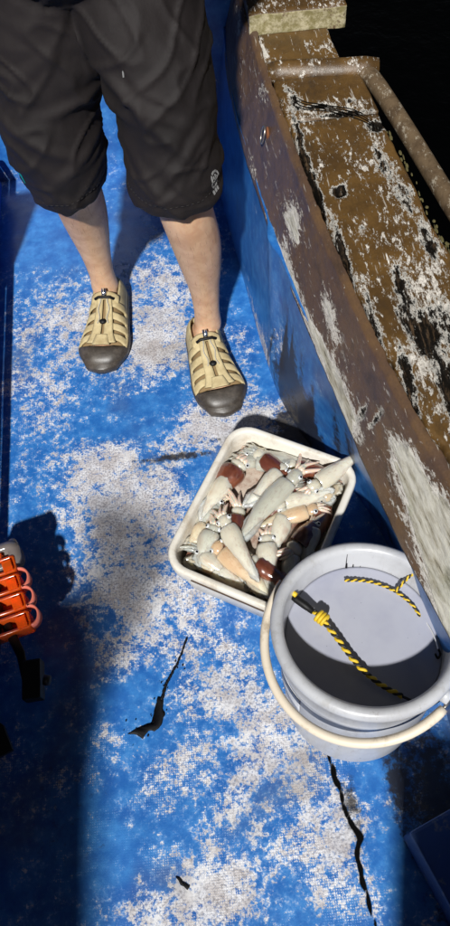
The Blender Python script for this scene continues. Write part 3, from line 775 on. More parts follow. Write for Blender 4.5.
# sandals
M_upper = Mt('beige_webbing', .75)
_v = M_upper.co()
M_upper.color(M_upper.mix(M_upper.step(M_upper.noise(45, 5, .7, _v), .35, .7), (.50, .41, .225), (.36, .28, .14))).bump(M_upper.noise(260, 3, .6, _v), .35, .001)
M_lining = Mt('brown_lining', .8, (.20, .13, .055))
M_rub = Mt('dark_rubber', .42); _v = M_rub.co()
M_rub.color(M_rub.mix(M_rub.step(M_rub.noise(40, 5, .7, _v), .4, .7), (.035, .028, .022), (.075, .062, .050))).bump(M_rub.noise(200, 3, .6, _v), .2, .001)
M_cord = Mt('grey_cord', .6, (.40, .37, .30)); M_blk = Mt('black_plastic', .55, (.004, .004, .0045), Specular_IOR_Level=.3); M_chrome = Mt('bright_metal', .2, (.75, .74, .70), Metallic=1)
M_stitch = Mt('stitching', .8, (.55, .48, .33))
def strip(S_, path, wid, off, th=.003, n=14, m=4, puff=.0007):
    """strap on the foot: path of (u,v) centres, wid = half width in u (or list)"""
    q = spline(path, max(2, n // (len(path) - 1)))
    top = []; bot = []
    for i, (u, v) in enumerate(q):
        w_ = wid if not isinstance(wid, (list, tuple)) else interp([(k / (len(wid) - 1), x) for k, x in enumerate(wid)], i / (len(q) - 1))
        du = q[min(i + 1, len(q) - 1)][0] - q[max(i - 1, 0)][0]; dv = (q[min(i + 1, len(q) - 1)][1] - q[max(i - 1, 0)][1])
        # perpendicular in a locally metric (u: FL, v: ~.07) space
        tu, tvv = du * FL, dv * .075; l = math.hypot(tu, tvv) or 1
        pu, pv = -tvv / l / FL, tu / l / .075
        a = []; b = []
        for k in range(m + 1):
            s = -1 + 2 * k / m
            uu = min(.97, max(.005, u + pu * s * w_)); vv = max(-1, min(1, v + pv * s * w_))
            pf = off + puff * (1 - s * s)
            a.append(S_(uu, vv, pf + th)); b.append(S_(uu, vv, off - .001))
        top.append(a); bot.append(b[::-1])
    return MB().loft([t + b for t, b in zip(top, bot)])
for idx, (f, sd_) in enumerate(zip(FEET, (1, -1))):
    S_ = foot_surf(f, sd_)
    sn = tag(empty('sandal', (0, 0, 0), parent=man), 'sandal on the foot nearer the %s' % ('bulkhead' if idx == 0 else 'basket'))
    h, d, r = foot_frame(f)
    # sole
    prof = []
    N = 30
    us = [i / N for i in range(N + 1)]
    rt_side = [(u, 1) for u in us]; lf_side = [(u, -1) for u in us[::-1]]
    def sole_ring(z, o):
        out = []
        for u, s in rt_side + lf_side:
            p = S_(u, s, o)
            ex = (o + .004) if u > .96 else (-(o + .004) if u < .02 else 0)
            out.append(Vector((p.x, p.y, 0)) + d * ex + Vector((0, 0, z)))
        return out
    MB().loft([sole_ring(.003, .002), sole_ring(.007, .006), sole_ring(.020, .0075), sole_ring(.027, .0055)]).build('sole', M_rub, sn)
    # toe cap
    rings = []
    for i in range(13):
        a = i / 12
        ring = []
        for k in range(25):
            v = -1 + 2 * k / 24
            ub = .815 + .035 * (1 - abs(v)) ** 1.0 - .035 * max(0, abs(v) - .55) * 2
            u = ub + (1.0 - ub) * sin(a * pi / 2)
            ring.append(S_(min(u, 1), v, .0062 - .002 * (a == 0)))
        rings.append(ring)
    tc = MB(); tc.loft(rings, False, False)
    tip = [S_(1.0, -1 + 2 * k / 24, .0062) for k in range(25)]
    cen = sum(tip, Vector()) / 25 + d * .006; cen.z = .022
    o0 = len(tc.v); tc.v += [tuple(cen)] + [tuple(t) for t in tip]
    tc.f += [(o0, o0 + 1 + k, o0 + 2 + k) for k in range(24)]
    o = tc.build('toe_cap', M_rub, sn); s_ = o.modifiers.new('t', 'SOLIDIFY'); s_.thickness = .002; s_.offset = -1
    # lining shell
    rings = [[S_(.36 + .46 * i / 12, -1 + 2 * k / 20, -.001) for k in range(21)] for i in range(13)]
    o = MB().loft(rings, False, False).build('lining', M_lining, sn); s_ = o.modifiers.new('t', 'SOLIDIFY'); s_.thickness = .0015; s_.offset = -1
    # heel cup and low side band
    rings = []
    for i in range(11):
        v = 1 - .52 * i / 10
        rings.append([S_(u, v, .003) for u in [.005 + .40 * k / 20 for k in range(21)]])
    for sgn in (1, -1):
        rr = []
        for i in range(9):
            vtop = lambda u: .34 + .10 * sin(pi * u / .42) if u < .42 else .30
            rr.append([S_(u, sgn * (1 - (1 - vtop(u)) * i / 8), .0035) for u in [.002 + .43 * k / 20 for k in range(21)]])
        o = MB().loft(rr, False, False).build('heel_panel', M_upper, sn); s_ = o.modifiers.new('t', 'SOLIDIFY'); s_.thickness = .0035; s_.offset = 0
    rr = []
    for sgn in (1,):
        bk = [S_(.006, v, .0035) for v in [-1 + 2 * k / 20 for k in range(21)]]
        low = [Vector((p.x, p.y, .022)) for p in bk]
        o = MB().loft([bk, [(a + b_) / 2 - d * .004 for a, b_ in zip(bk, low)], low], False, False).build('heel_cup', M_upper, sn); s_ = o.modifiers.new('t', 'SOLIDIFY'); s_.thickness = .003
    for sgn in (1, -1):
        strip(S_, [(.38, sgn * .88), (.55, sgn * .86), (.70, sgn * .86), (.82, sgn * .90)], .009, .002, .003, 18).build('side_band', M_upper, sn)
        for q, (uc, us_) in enumerate([(.435, .40), (.545, .525), (.645, .64), (.745, .765)]):
            strip(S_, [(uc, sgn * .12), (uc + .006, sgn * .42), ((uc + us_) / 2 + .01, sgn * .66), (us_ + .012, sgn * .90)], [.0075, .0085, .0095, .013], .0035 - .0004 * q, .0022, 16).build('strap', M_upper, sn)
    strip(S_, [(.385, -.42), (.375, -.2), (.372, 0), (.375, .2), (.385, .42)], .010, .004, .004, 16).build('collar', M_upper, sn)
    strip(S_, [(.38, -.09), (.55, -.10), (.72, -.11), (.82, -.16)], [.0055, .006, .007, .012], .0055, .003, 18).build('lace_strip', M_upper, sn)
    strip(S_, [(.38, .09), (.55, .10), (.72, .11), (.82, .16)], [.0055, .006, .007, .012], .0055, .003, 18).build('lace_strip', M_upper, sn)
    strip(S_, [(.74, 0), (.80, 0), (.84, 0)], [.006, .009, .012], .0065, .003, 10).build('toe_strap', M_upper, sn)
    for sgn in (1, -1):
        MB().tube([S_(u, sgn * (.07 + .02 * sin(40 * u)), .012) for u in [.40 + .24 * k / 16 for k in range(17)]], .0014, 6).build('cord', M_cord, sn)
    c0 = S_(.395, 0, .013); c1 = S_(.345, 0, .022)
    MB().tube([c0, c0.lerp(c1, .3), c1], [.0052, .0058, .0052], 12).build('cord_lock', M_chrome, sn)
    MB().tube([S_(.41, -.22, .010), S_(.41, -.1, .014), S_(.412, .1, .014), S_(.41, .22, .010)], .0035, 8).build('buckle', M_blk, sn)
    k0 = S_(.625, 0, .012)
    MB().ball(k0, (.0085, .0075, .0055), 14, 8).build('cord_toggle', M_blk, sn)

# ------------------------------------------------------------------ fish basket
M_cream = Mt('scuffed_cream_plastic', .38, (.72, .69, .62)); _v = M_cream.co()
_c = M_cream.mix(M_cream.step(M_cream.noise(14, 6, .75, _v), .45, .68, 0, .7), (.66, .63, .56), (.42, .35, .26))
_c = M_cream.mix(M_cream.step(M_cream.noise(60, 6, .8, _v), .60, .72, 0, .7), _c, (.16, .10, .06))
M_cream.color(_c).bump(M_cream.noise(90, 4, .6, _v), .15, .001)
BROT = math.atan2(.265, .154) - pi / 2      # long side direction
bk = tag(empty('fish_basket', (.063, .570, .002), (0, 0, BROT)), 'white plastic fish box heaped with squid beside the bucket', 'fish box')
HB = .138
def br(w, d, r, z): return rrect(w, d, r, 7, 0, 0, z)
Wd, Dp = .274, .340
rings = [br(Wd - .052, Dp - .052, .030, .0), br(Wd - .040, Dp - .040, .034, .004), br(Wd - .026, Dp - .026, .038, .06), br(Wd - .020, Dp - .020, .040, HB - .036), br(Wd - .004, Dp - .004, .046, HB - .032), br(Wd, Dp, .048, HB - .028), br(Wd + .001, Dp + .001, .048, HB - .006), br(Wd - .003, Dp - .003, .047, HB - .001), br(Wd - .008, Dp - .008, .045, HB),
         br(Wd - .021, Dp - .021, .040, HB), br(Wd - .025, Dp - .025, .038, HB - .002), br(Wd - .028, Dp - .028, .037, HB - .007), br(Wd - .052, Dp - .052, .030, .012), br(Wd - .07, Dp - .07, .024, .006)]
MB().loft(rings).build('tub', M_cream, bk)
M_slot = Mt('dark_slot', .7, (.06, .035, .02))
MB().box((0, -Dp / 2 - .0008, HB - .017), (.145, .003, .0035)).build('grip_slot', M_slot, bk, False)
MB().box((-Wd / 2 - .0008, 0, HB - .018), (.003, .15, .003)).build('grip_slot', M_slot, bk, False)
M_slime = Mt('milky_fish_slime', .12, (.30, .25, .20)); _v = M_slime.co()
M_slime.color(M_slime.mix(M_slime.step(M_slime.noise(24, 5, .7, _v), .38, .62), (.46, .38, .31), (.20, .09, .06))).bump(M_slime.noise(40, 4, .6, _v), .5, .004)
vs, fs = graded(30, 36, lambda u, v: ((u - .5) * (Wd - .056), (v - .5) * (Dp - .056), .098 + .006 * nz(u, v, 0, 5)))
mb = MB(); mb.v = vs; mb.f = fs
slime = mb.build('slime', M_slime); slime.location = bk.location; slime.rotation_euler = bk.rotation_euler
tag(slime, 'milky pink slime between the squid in the box', 'slime', kind='stuff')

# ------------------------------------------------------------------ squid
def squid_mat(name, c1, c2, spot, amount):
    """wet skin: pale towards the tip of the mantle, duller towards the head, faint freckles along the back"""
    m = Mt(name, .30, c1, Subsurface_Weight=.7, Subsurface_Scale=.02, Coat_Weight=1.0, Coat_Roughness=.10, Coat_IOR=1.7, Transmission_Weight=.16, IOR=1.35)
    m.b.inputs['Subsurface Radius'].default_value = (1, .85, .65)
    v = m.co()
    sx = m.n('ShaderNodeSeparateXYZ'); m.L(m.co(raw=True), sx.inputs[0])
    along = m.ma('ADD', sx.outputs[0], m.ma('MULTIPLY', m.ma('SUBTRACT', m.noise(16, 2, .5, v), .5), .08))
    c = m.mix(m.step(along, .01, .12), c1, c2)
    c = m.mix(m.step(m.noise(55, 4, .65, m.co((.22, 1, 1))), .48, .70, 0, .55), c, (c1[0] * .66, c1[1] * .50, c1[2] * .44))
    c = m.mix(m.step(m.noise(20, 3, .6, v), .56, .70, 0, .5), c, spot)
    back = m.step(m.ma('ABSOLUTE', m.ma('ADD', sx.outputs[1], m.ma('MULTIPLY', m.ma('SUBTRACT', m.noise(30, 2, .5, v), .5), .02))), .002, .013, 1, 0)
    c = m.mix(m.ma('MULTIPLY', back, m.step(m.noise(300, 3, .7, m.co((.5, 1, 1))), .50 - amount, .66 - amount, 0, .30 + amount)), c, spot)
    m.color(c).bump(m.ma('ADD', m.noise(30, 2, .5, v), m.ma('MULTIPLY', m.noise(150, 3, .6, v), .25)), .22, .004)
    return m
M_sq = [squid_mat('milky_squid_skin', (.80, .78, .66), (.66, .62, .50), (.42, .22, .16), .0),
        squid_mat('grey_squid_skin', (.68, .69, .59), (.52, .52, .44), (.30, .20, .17), .03),
        squid_mat('red_brown_squid_skin', (.28, .095, .045), (.13, .035, .022), (.06, .012, .01), .2),
        squid_mat('cream_squid_skin', (.82, .74, .54), (.68, .48, .30), (.50, .20, .08), .03)]
M_arms = Mt('pinkish_squid_arms', .2, (.66, .50, .40), Subsurface_Weight=.5, Subsurface_Scale=.01, Coat_Weight=.8)
M_sqeye = Mt('silver_squid_eye', .18, (.72, .74, .74), Metallic=.35); M_pupil = Mt('squid_pupil', .08, (.006, .006, .008))
def lerpv(a, b, t): return a + (b - a) * t
def squid(tip, head, r, mat, label, zt=.10, zh=.11, bend=.0, roll=0.0, arms=.05, flat=.8, eye=1, spread=1.0, seed=0):
    """tip of the mantle -> head, world coordinates"""
    def inside(p, m):
        q = Vector((p[0] - .063, p[1] - .573)); l = q.x * .503 + q.y * .864; s = q.x * .864 - q.y * .503
        l = max(-.148 + m, min(.148 - m, l)); s = max(-.115 + m, min(.115 - m, s))
        return (.063 + l * .503 + s * .864, .573 + l * .864 - s * .503)
    if seed != 3:
        st = lambda p: (p[0] - .503 * .010, p[1] - .864 * .010) if (p[0] - .063) * .503 + (p[1] - .573) * .864 < 0 else p
        tip, head = st(tip), st(head)
    if seed != 3: tip = inside(tip, .007)
    head = inside(head, .022)
    r *= .98
    if mat == 2: zt += .010; zh += .012
    ta, hb = Vector(tip), Vector(head); tip = tuple(ta + (ta - hb) * .06)
    rng = random.Random(seed)
    a = Vector((*tip, zt)); b = Vector((*head, zh))
    Lm = (b - a).length
    X = (b - a).normalized(); Z = Vector((0, 0, 1)); Y = Z.cross(X).normalized(); Z = X.cross(Y)
    roll += rng.uniform(-.65, .65)
    R3 = Matrix((X, Y, Z)).transposed().to_4x4() @ Matrix.Rotation(roll, 4, 'X')
    root = empty('squid', a)
    R3.translation = a; root.matrix_world = R3
    tag(root, label, 'squid', 'squid heaped in the fish box')
    ctr = lambda t: Vector((t * Lm, bend * Lm * sin(pi * t), 0))
    # mantle
    prof = smooth_tab([(0, .03), (.03, .10), (.12, .24), (.28, .47), (.45, .70), (.62, .88), (.78, 1.0), (.90, .97), (.97, .90), (1.0, .82)], 4)
    rings = []
    n = 16
    for t, q in prof:
        c = ctr(t * .80 / 1.0)
        rr = r * q * (1 + .05 * noise.noise(Vector((t * 5, seed, 0))))
        rings.append([c + Vector((0, rr * cos(2 * pi * k / n), rr * flat * sin(2 * pi * k / n) + .0015 * noise.noise(Vector((t * 9, k * .8, seed))))) for k in range(n)])
    # collar turns in
    c = ctr(.79)
    rings.append([c + Vector((-.001, r * .66 * cos(2 * pi * k / n), r * .66 * flat * sin(2 * pi * k / n))) for k in range(n)])
    MB().loft(rings).build('mantle', M_sq[mat], root)
    # fin: thin lozenge across the rear of the mantle
    N = 12; fin = []
    for s in (-1, 1):
        rs = []
        for i in range(N + 1):
            t = i / N
            u = .02 + .40 * t
            c = ctr(u)
            wd = r * .62 * sin(pi * t) ** .75 * (1 - .25 * t) * spread
            base = r * interp(prof, u / .8) * .75
            rs.append([c + Vector((0, s * base * .4, .15 * r)), c + Vector((-.003 * t, s * (base + wd * .5), .1 * r + .002 * noise.noise(Vector((t * 4, s, seed))))), c + Vector((-.004, s * (base + wd), -.05 * r + .005 * noise.noise(Vector((t * 5, s * 3, seed))))),
                       c + Vector((-.003 * t, s * (base + wd * .5), .1 * r - .0022)), c + Vector((0, s * base * .4, .15 * r - .003))])
        m_ = MB().loft(rs); fin.append(m_)
    f = MB(); [f.add(q.v, q.f) for q in fin]; f.build('fin', M_sq[mat], root)
    # head
    hc = ctr(.90)
    hd = MB(); hd.loft([[Vector((hc.x - .10 * Lm + .17 * Lm * t, hc.y + r * q * cos(2 * pi * k / 14), r * q * .8 * sin(2 * pi * k / 14))) for k in range(14)] for t, q in ((0, .52), (.25, .60), (.5, .68), (.7, .66), (.9, .50), (1.0, .34))])
    hd.build('head', M_sq[mat if mat != 2 else 0], root)
    if eye:
        for s in ((-1, 1) if eye == 1 else (eye // 2 if eye > 0 else -1,)):
            ec = Vector((hc.x, hc.y + s * r * .60, r * .22))
            er = .0052
            rot = Vector((0, s * 1.0, 1)).to_track_quat('Z', 'Y').to_matrix()
            e = MB().ball(ec, (er, er, er * .65), 14, 8, rot).build('eye', M_sqeye, root)
            MB().ball(ec + rot @ Vector((.0005, 0, er * .48)), (er * .55, er * .50, er * .26), 10, 6, rot).build('pupil', M_pupil, e)
    # arms
    am = MB()
    for k in range(9):
        a0 = 2 * pi * k / 9 + rng.random() * .3
        st_ = Vector((hc.x + .06 * Lm, hc.y + r * .30 * cos(a0), r * .26 * sin(a0)))
        ln = arms * rng.uniform(.7, 1.15)
        dv = Vector((1, .45 * cos(a0) + rng.uniform(-.25, .25), .10 * sin(a0) - .25))
        cv = Vector((0, rng.uniform(-.5, .5), -.25))
        pts = [st_ + dv * ln * t + cv * ln * t * t for t in (0, .25, .5, .75, 1)]
        am.tube(pts, [r * .22, r * .21, r * .17, r * .12, r * .04], 7)
    am.build('arms', M_arms if rng.random() < .65 else M_sq[1], root)
    return root
SQ = [
 # tip, head, radius, material, label, zt, zh, bend, roll, kwargs
 ((.268, .678), (.150, .610), .019, 0, 'pale squid whose pointed tail pokes out over the right corner of the box', .126, .118, .02, 0, dict(eye=1, arms=.02, spread=.25)),
 ((.015, .530), (.150, .655), .023, 1, 'largest grey white squid lying diagonally on top in the middle of the box', .112, .124, .04, .1, dict(arms=.045)),
 ((.185, .668), (.022, .705), .024, 1, 'broad grey squid lying along the far side of the box', .095, .098, -.06, 0, dict(arms=.03)),
 ((-.060, .598), (.020, .682), .021, 0, 'whitish squid lying over a dark red one near the far left side', .100, .098, .03, .2, dict(arms=.03)),
 ((-.050, .640), (.035, .700), .028, 2, 'dark red brown squid partly hidden near the far left side of the box', .082, .090, .02, .2, dict(arms=.03, eye=0)),
 ((.040, .455), (-.012, .590), .0205, 0, 'smooth white squid on top pointing at the near side of the box', .114, .118, .03, 0, dict(arms=.025, spread=.5)),
 ((.050, .415), (-.040, .540), .024, 3, 'wide cream squid lying against the near side of the box', .100, .102, -.05, .1, dict(arms=.03)),
 ((-.070, .480), (-.025, .575), .021, 1, 'grey squid left of the smooth white one', .098, .104, .05, 0, dict(arms=.03)),
 ((-.082, .535), (-.070, .610), .020, 3, 'short cream squid wedged in the left corner of the box', .096, .090, 0, .2, dict(arms=.045)),
 ((.068, .440), (.070, .545), .022, 0, 'squid with greenish white mantle beside the bucket rim', .098, .104, .05, 0, dict(arms=.03)),
 ((.088, .425), (.120, .515), .018, 1, 'small grey squid half hidden by the bucket rim', .090, .098, .03, 0, dict(arms=.02)),
 ((.215, .560), (.105, .500), .026, 2, 'dark maroon squid at the right near the bucket', .088, .090, .05, 0, dict(arms=.03, eye=0)),
 ((.225, .655), (.130, .700), .023, 2, 'dark red squid under the pale tail in the far right corner', .090, .088, .04, 0, dict(arms=.03, eye=0)),
 ((.215, .590), (.115, .625), .024, 1, 'translucent grey squid below the pale pointed one', .098, .098, .04, 0, dict(arms=.035)),
 ((.030, .600), (.120, .680), .020, 0, 'slim white squid above the largest one', .108, .108, -.04, 0, dict(arms=.03)),
 ((.050, .560), (.185, .572), .021, 3, 'cream squid lying across the box below the largest one', .096, .102, .04, 0, dict(arms=.02)),
 ((.070, .570), (.140, .640), .024, 2, 'orange brown squid showing beneath the largest one', .086, .088, 0, 0, dict(arms=.02, eye=0)),
 ((.000, .500), (.020, .600), .022, 2, 'rusty brown squid showing between the white ones near the middle', .090, .090, .05, 0, dict(arms=.045, eye=0)),
 ((.135, .480), (.170, .545), .019, 1, 'pale grey squid at the right edge above the maroon one', .098, .104, .02, 0, dict(arms=.02)),

 ((-.005, .470), (-.075, .540), .020, 0, 'white squid lying low along the near left edge of the box', .090, .096, .03, 0, dict(arms=.03)),
 ((.090, .735), (.020, .735), .018, 3, 'small cream squid in the far corner behind the grey one', .094, .094, .03, 0, dict(arms=.02)),
 ((.060, .500), (.110, .590), .020, 0, 'white squid under the head end of the smooth one near the middle', .098, .100, -.05, 0, dict(arms=.02)),
 ((.170, .700), (.100, .735), .019, 1, 'grey squid tight against the far right edge of the box', .090, .092, 0, 0, dict(arms=.02)),
 ((.020, .440), (.075, .500), .018, 1, 'small translucent squid near the corner closest to the bucket handle', .088, .094, .05, 0, dict(arms=.02)),
 ((.235, .620), (.165, .600), .020, 3, 'cream squid at the right edge under the grey one', .090, .094, .04, 0, dict(arms=.02)),
 ((-.105, .575), (-.020, .630), .019, 1, 'small grey squid pressed to the left edge of the box', .088, .094, .04, 0, dict(arms=.02)),
 ((.150, .630), (.060, .720), .020, 2, 'dark red squid in the upper middle between two pale ones', .092, .094, .03, 0, dict(arms=.03, eye=0)),
 ((.100, .440), (.030, .500), .019, 2, 'rust coloured squid low down on the side next to the bucket', .092, .094, .03, 0, dict(arms=.03, eye=0)),
 ((.200, .610), (.080, .590), .019, 0, 'slim glossy white squid crossing under the pointed pale one', .106, .110, .03, 0, dict(arms=.03)),
 ((.010, .425), (-.060, .490), .019, 0, 'white squid squeezed along the near side wall of the box', .086, .092, .03, .2, dict(arms=.03)),
 ((-.095, .500), (-.020, .470), .018, 3, 'cream squid lying across the near left corner of the box', .094, .090, .04, 0, dict(arms=.03)),
 ((-.030, .690), (-.075, .610), .017, 1, 'slim grey squid along the upper left wall of the box', .090, .092, .0, 0, dict(arms=.03)),
]
for i, (tp, hd, r, mt, lb, zt, zh, bd, rl, kw) in enumerate(SQ):
    squid(tp, hd, r, mt, lb, zt + .016, zh + .016, bd, rl, seed=i + 3, **kw)

# ------------------------------------------------------------------ bucket
M_bkt = Mt('pale_grey_plastic', .33, (.56, .57, .60)); _v = M_bkt.co()
_c = M_bkt.mix(M_bkt.step(M_bkt.noise(9, 5, .7, _v), .42, .7), (.46, .47, .495), (.38, .385, .405))
_c = M_bkt.mix(M_bkt.step(M_bkt.noise(70, 6, .8, M_bkt.co((1, 1, .3))), .57, .70, 0, .5), _c, (.22, .20, .18))
_c = M_bkt.mix(M_bkt.step(M_bkt.vor(48, M_bkt.co((1, 1, .7))), .03, .06, .8, 0), _c, (.06, .05, .045))
_c = M_bkt.mix(M_bkt.step(M_bkt.noise(26, 6, .8, M_bkt.co((1, 1, .25))), .52, .70, 0, .5), _c, (.30, .29, .27))
M_bkt.color(_c).bump(M_bkt.noise(60, 5, .7, _v), .12, .001)
BC = Vector((.181, .247, .007)); BH = .252
bu = tag(empty('bucket', BC, (radians(-10), radians(1.2), 0)), 'light grey plastic bucket with a cream bail handle hanging at its front', 'bucket')
prof = [(.0, .004), (.106, .004), (.112, .0), (.1155, .002), (.117, .006), (.1195, .060), (.1225, .100), (.1225, .102), (.1265, .105), (.1285, .165), (.1290, .180), (.1330, .182), (.1340, .190), (.1345, .2325), (.1415, .2335), (.1445, .2375), (.1450, .244), (.1425, .2495), (.137, .252), (.131, .2515), (.1265, .2485), (.1248, .243),
        (.1225, .20), (.1195, .12), (.114, .012), (.108, .007), (0, .007)]
def revolve(prof, n=96):
    prof = [(r * 1.01, z * 1.16) for r, z in prof]
    rings = [[Vector((max(r, .0004) * cos(2 * pi * k / n), max(r, .0004) * sin(2 * pi * k / n), z)) for k in range(n)] for r, z in prof]
    return MB().loft(rings, True, True)
revolve(prof).build('bucket_body', M_bkt, bu)
# bail
M_bail = Mt('cream_hose', .5, (.62, .54, .42)); _v = M_bail.co()
M_bail.color(M_bail.mix(M_bail.step(M_bail.noise(22, 5, .7, _v), .5, .7), (.66, .58, .46), (.40, .33, .24)))
pa = math.atan2(.109, -.094)   # pivot direction
axis = Vector((cos(pa), sin(pa), 0)); side = Vector((cos(pa + pi / 2), sin(pa + pi / 2), 0))
phi = radians(17)
RB = .158
bp = []
for k in range(61):
    t = pi * k / 60
    bp.append(axis * cos(t) * (RB - .004) + (side * cos(phi) + Vector((0, 0, -sin(phi)))) * sin(t) * (RB + .006) + Vector((0, 0, .256)))
MB().tube(bp[2:59], [.0065] + [.0074] * 55 + [.0065], 14).build('bail_handle', M_bail, bu)
for s in (0, 60):
    c = bp[s]
    MB().tube([bp[3 if s == 0 else 57], c, c - c.normalized() * .012 + Vector((0, 0, 0))], .0028, 8).build('hook', M_steel, bu)
    q = Vector((c.x, c.y, 0)).normalized()
    MB().tube([q * .136 + Vector((0, 0, .256)), q * .153 + Vector((0, 0, .256))], [.013, .011], 16).build('ear', M_bkt, bu)
# faint sticker on the front
M_stick = Mt('worn_sticker', .5); _v = M_stick.co()
M_stick.color(M_stick.mix(M_stick.step(M_stick.noise(90, 5, .75, _v), .45, .6), (.66, .67, .69), (.50, .51, .54)))
a0 = math.atan2(.218 - BC.y, .105 - BC.x)
def stick(u, v):
    a = a0 - .30 + .50 * u; z = .136 + .055 * v; r = (.1265 + (.0025) * (z / 1.16 - .105) / .075) * 1.01 + .0008
    return (r * cos(a), r * sin(a), z)
vs, fs = graded(10, 4, stick)
me = bpy.data.meshes.new('sticker'); me.from_pydata(vs, [], fs)
o = mobj('sticker', me, M_stick, bu); s_ = o.modifiers.new('t', 'SOLIDIFY'); s_.thickness = .0004
# black ink runs inside the far wall
M_ink = Mt('squid_ink', .6, (.004, .004, .005), Specular_IOR_Level=.2)
for k, (dx, z0, z1, w_) in enumerate([(-.004, .244, .204, .0011), (-.003, .222, .203, .0028), (.008, .218, .205, .0018), (.020, .214, .206, .001)]):
    aa = math.atan2(.121, dx)
    pts = []
    for j in range(8):
        z = z0 + (z1 - z0) * j / 7
        rr = interp([(.12, .1195), (.20, .1225), (.243, .1248)], z) * 1.01 - .0002
        pts.append((rr * cos(aa), rr * sin(aa), z * 1.16))
    MB().tube(pts, [w_ * (.4 + .6 * j / 7) for j in range(8)], 6).build('ink_run', M_ink, bu)
# water
M_wat = Mt('murky_grey_water', .06, (.33, .34, .40)); _v = M_wat.co()
_c = M_wat.mix(M_wat.step(M_wat.noise(9, 4, .6, _v), .35, .7), (.36, .37, .43), (.29, .30, .37))
_c = M_wat.mix(M_wat.step(M_wat.vor(55, _v), .02, .035, .8, 0), _c, (.05, .05, .06))
M_wat.color(_c).bump(M_wat.noise(18, 3, .5, _v), .06, .004)
wz = .224
wr = .1232
mb = MB(); mb.loft([[Vector((r * cos(2 * pi * k / 96), 1.018 * r * sin(2 * pi * k / 96), z)) for k in range(96)] for r, z in ((wr - .004, -.006), (wr - .0006, -.003), (wr, 0), (wr * .97, -.0008), (wr * .5, -.001), (.001, -.001))])
wt = mb.build('bucket_water', M_wat)
wt.location = Matrix.Translation(BC) @ bu.rotation_euler.to_matrix().to_4x4() @ Vector((0, 0, wz))
tag(wt, 'murky grey water filling the bucket', 'water')
# ropes
M_yel = Mt('yellow_rope_strand', .6, (.62, .42, .02)); M_bks = Mt('black_rope_strand', .6, (.015, .014, .012))
def up_(p, k=.022): f = 1 - k / (1.34 - .22); return (p[0] * f, p[1] * f, p[2] + k)
def rope(name, pts, label, r=.0026, cat='rope', pitch=.021):
    pts = [up_(p) for p in pts]
    q = [Vector(p) for p in spline(pts, 14)]
    root = tag(empty(name, q[0]), label, cat)
    L_ = [0]
    for a, b in zip(q, q[1:]): L_.append(L_[-1] + (b - a).length)
    ref = Vector((0, 0, 1))
    # resample
    n = int(L_[-1] / .0016)
    P_ = []
    j = 0
    for i in range(n + 1):
        s = L_[-1] * i / n
        while j < len(L_) - 2 and L_[j + 1] < s: j += 1
        t = (s - L_[j]) / max(1e-9, L_[j + 1] - L_[j])
        P_.append(q[j].lerp(q[j + 1], t))
    for ph, mt_, nm, rr in ((0, M_yel, 'yellow_strand', r * 1.05), (pi, M_bks, 'black_strand', r * .85)):
        pp = []
        for i, p in enumerate(P_):
            t = (P_[min(i + 1, n)] - P_[max(i - 1, 0)]).normalized()
            u = t.cross(ref).normalized(); v = u.cross(t)
            a = ph + 2 * pi * (L_[-1] * i / n) / pitch
            pp.append(p + (u * cos(a) + v * sin(a)) * r * .85 - q[0])
        MB().tube(pp, rr, 6).build(nm, mt_, root)
    return root
ra = rope('rope', [(.106, .355, .222), (.122, .338, .226), (.145, .300, .224), (.170, .256, .220), (.200, .222, .216), (.232, .200, .2125)], 'thick yellow and black twisted rope slung across the bucket mouth', .0026, pitch=.018)
kn = MB()
for k in range(3):
    c = Vector(up_((.124 + .004 * k, .335 - .004 * k, .227))) - Vector(ra.location)
    kn.tube([c + Vector((.0085 * cos(a) * .75, .0085 * cos(a) * .65, .0075 * sin(a))) for a in [2 * pi * j / 14 for j in range(15)]], .0032, 7)
kn.build('knot', M_yel, ra)
bt = MB(); bt.tube([Vector(up_(p)) - Vector(ra.location) for p in ((.085, .372, .228), (.092, .366, .229), (.104, .356, .226), (.116, .343, .226))], [.0045, .0065, .0068, .005], 10); bt.build('tape_wrap', M_blk, ra)
tp_ = MB(); tp_.tube([Vector(up_(p)) - Vector(ra.location) for p in ((.082, .383, .226), (.086, .378, .233), (.092, .370, .236))], [.0035, .0045, .004], 8); tp_.build('rope_end', M_yel, ra)
ln = MB(); ln.tube([Vector(up_(p)) - Vector(ra.location) for p in spline([(.230, .201, .2125), (.250, .190, .211), (.270, .182, .216), (.292, .190, .235)], 6)], .0022, 7); ln.build('black_tail', M_bks, ra)
rope('rope', [(.178, .394, .214), (.205, .392, .211), (.230, .384, .211), (.258, .366, .212), (.279, .342, .212), (.288, .320, .212)], 'thinner yellow and black rope lying along the far rim of the water', .0016, pitch=.013)
rope('rope', [(.258, .366, .214), (.276, .380, .222), (.290, .386, .240), (.303, .390, .262), (.320, .39, .262)], 'short branch of yellow and black rope running out over the far rim', .0016, pitch=.013)
wl = MB(); wl.tube(spline([up_(q) for q in [(.294, .325, .200), (.301, .300, .207), (.303, .275, .215), (.301, .262, .222)]], 6), .0012, 6)
tag(wl.build('fishing_line', Mt('pale_line', .3, (.6, .6, .6))), 'pale fishing line hanging inside the right of the bucket', 'fishing line')
tag(MB().tube(spline([up_(q) for q in [(.301, .262, .224), (.304, .256, .218), (.299, .250, .216), (.295, .256, .222)]], 5), .0018, 7).build('fish_hook', M_blk), 'small black hook at the right inside of the bucket', 'hook')

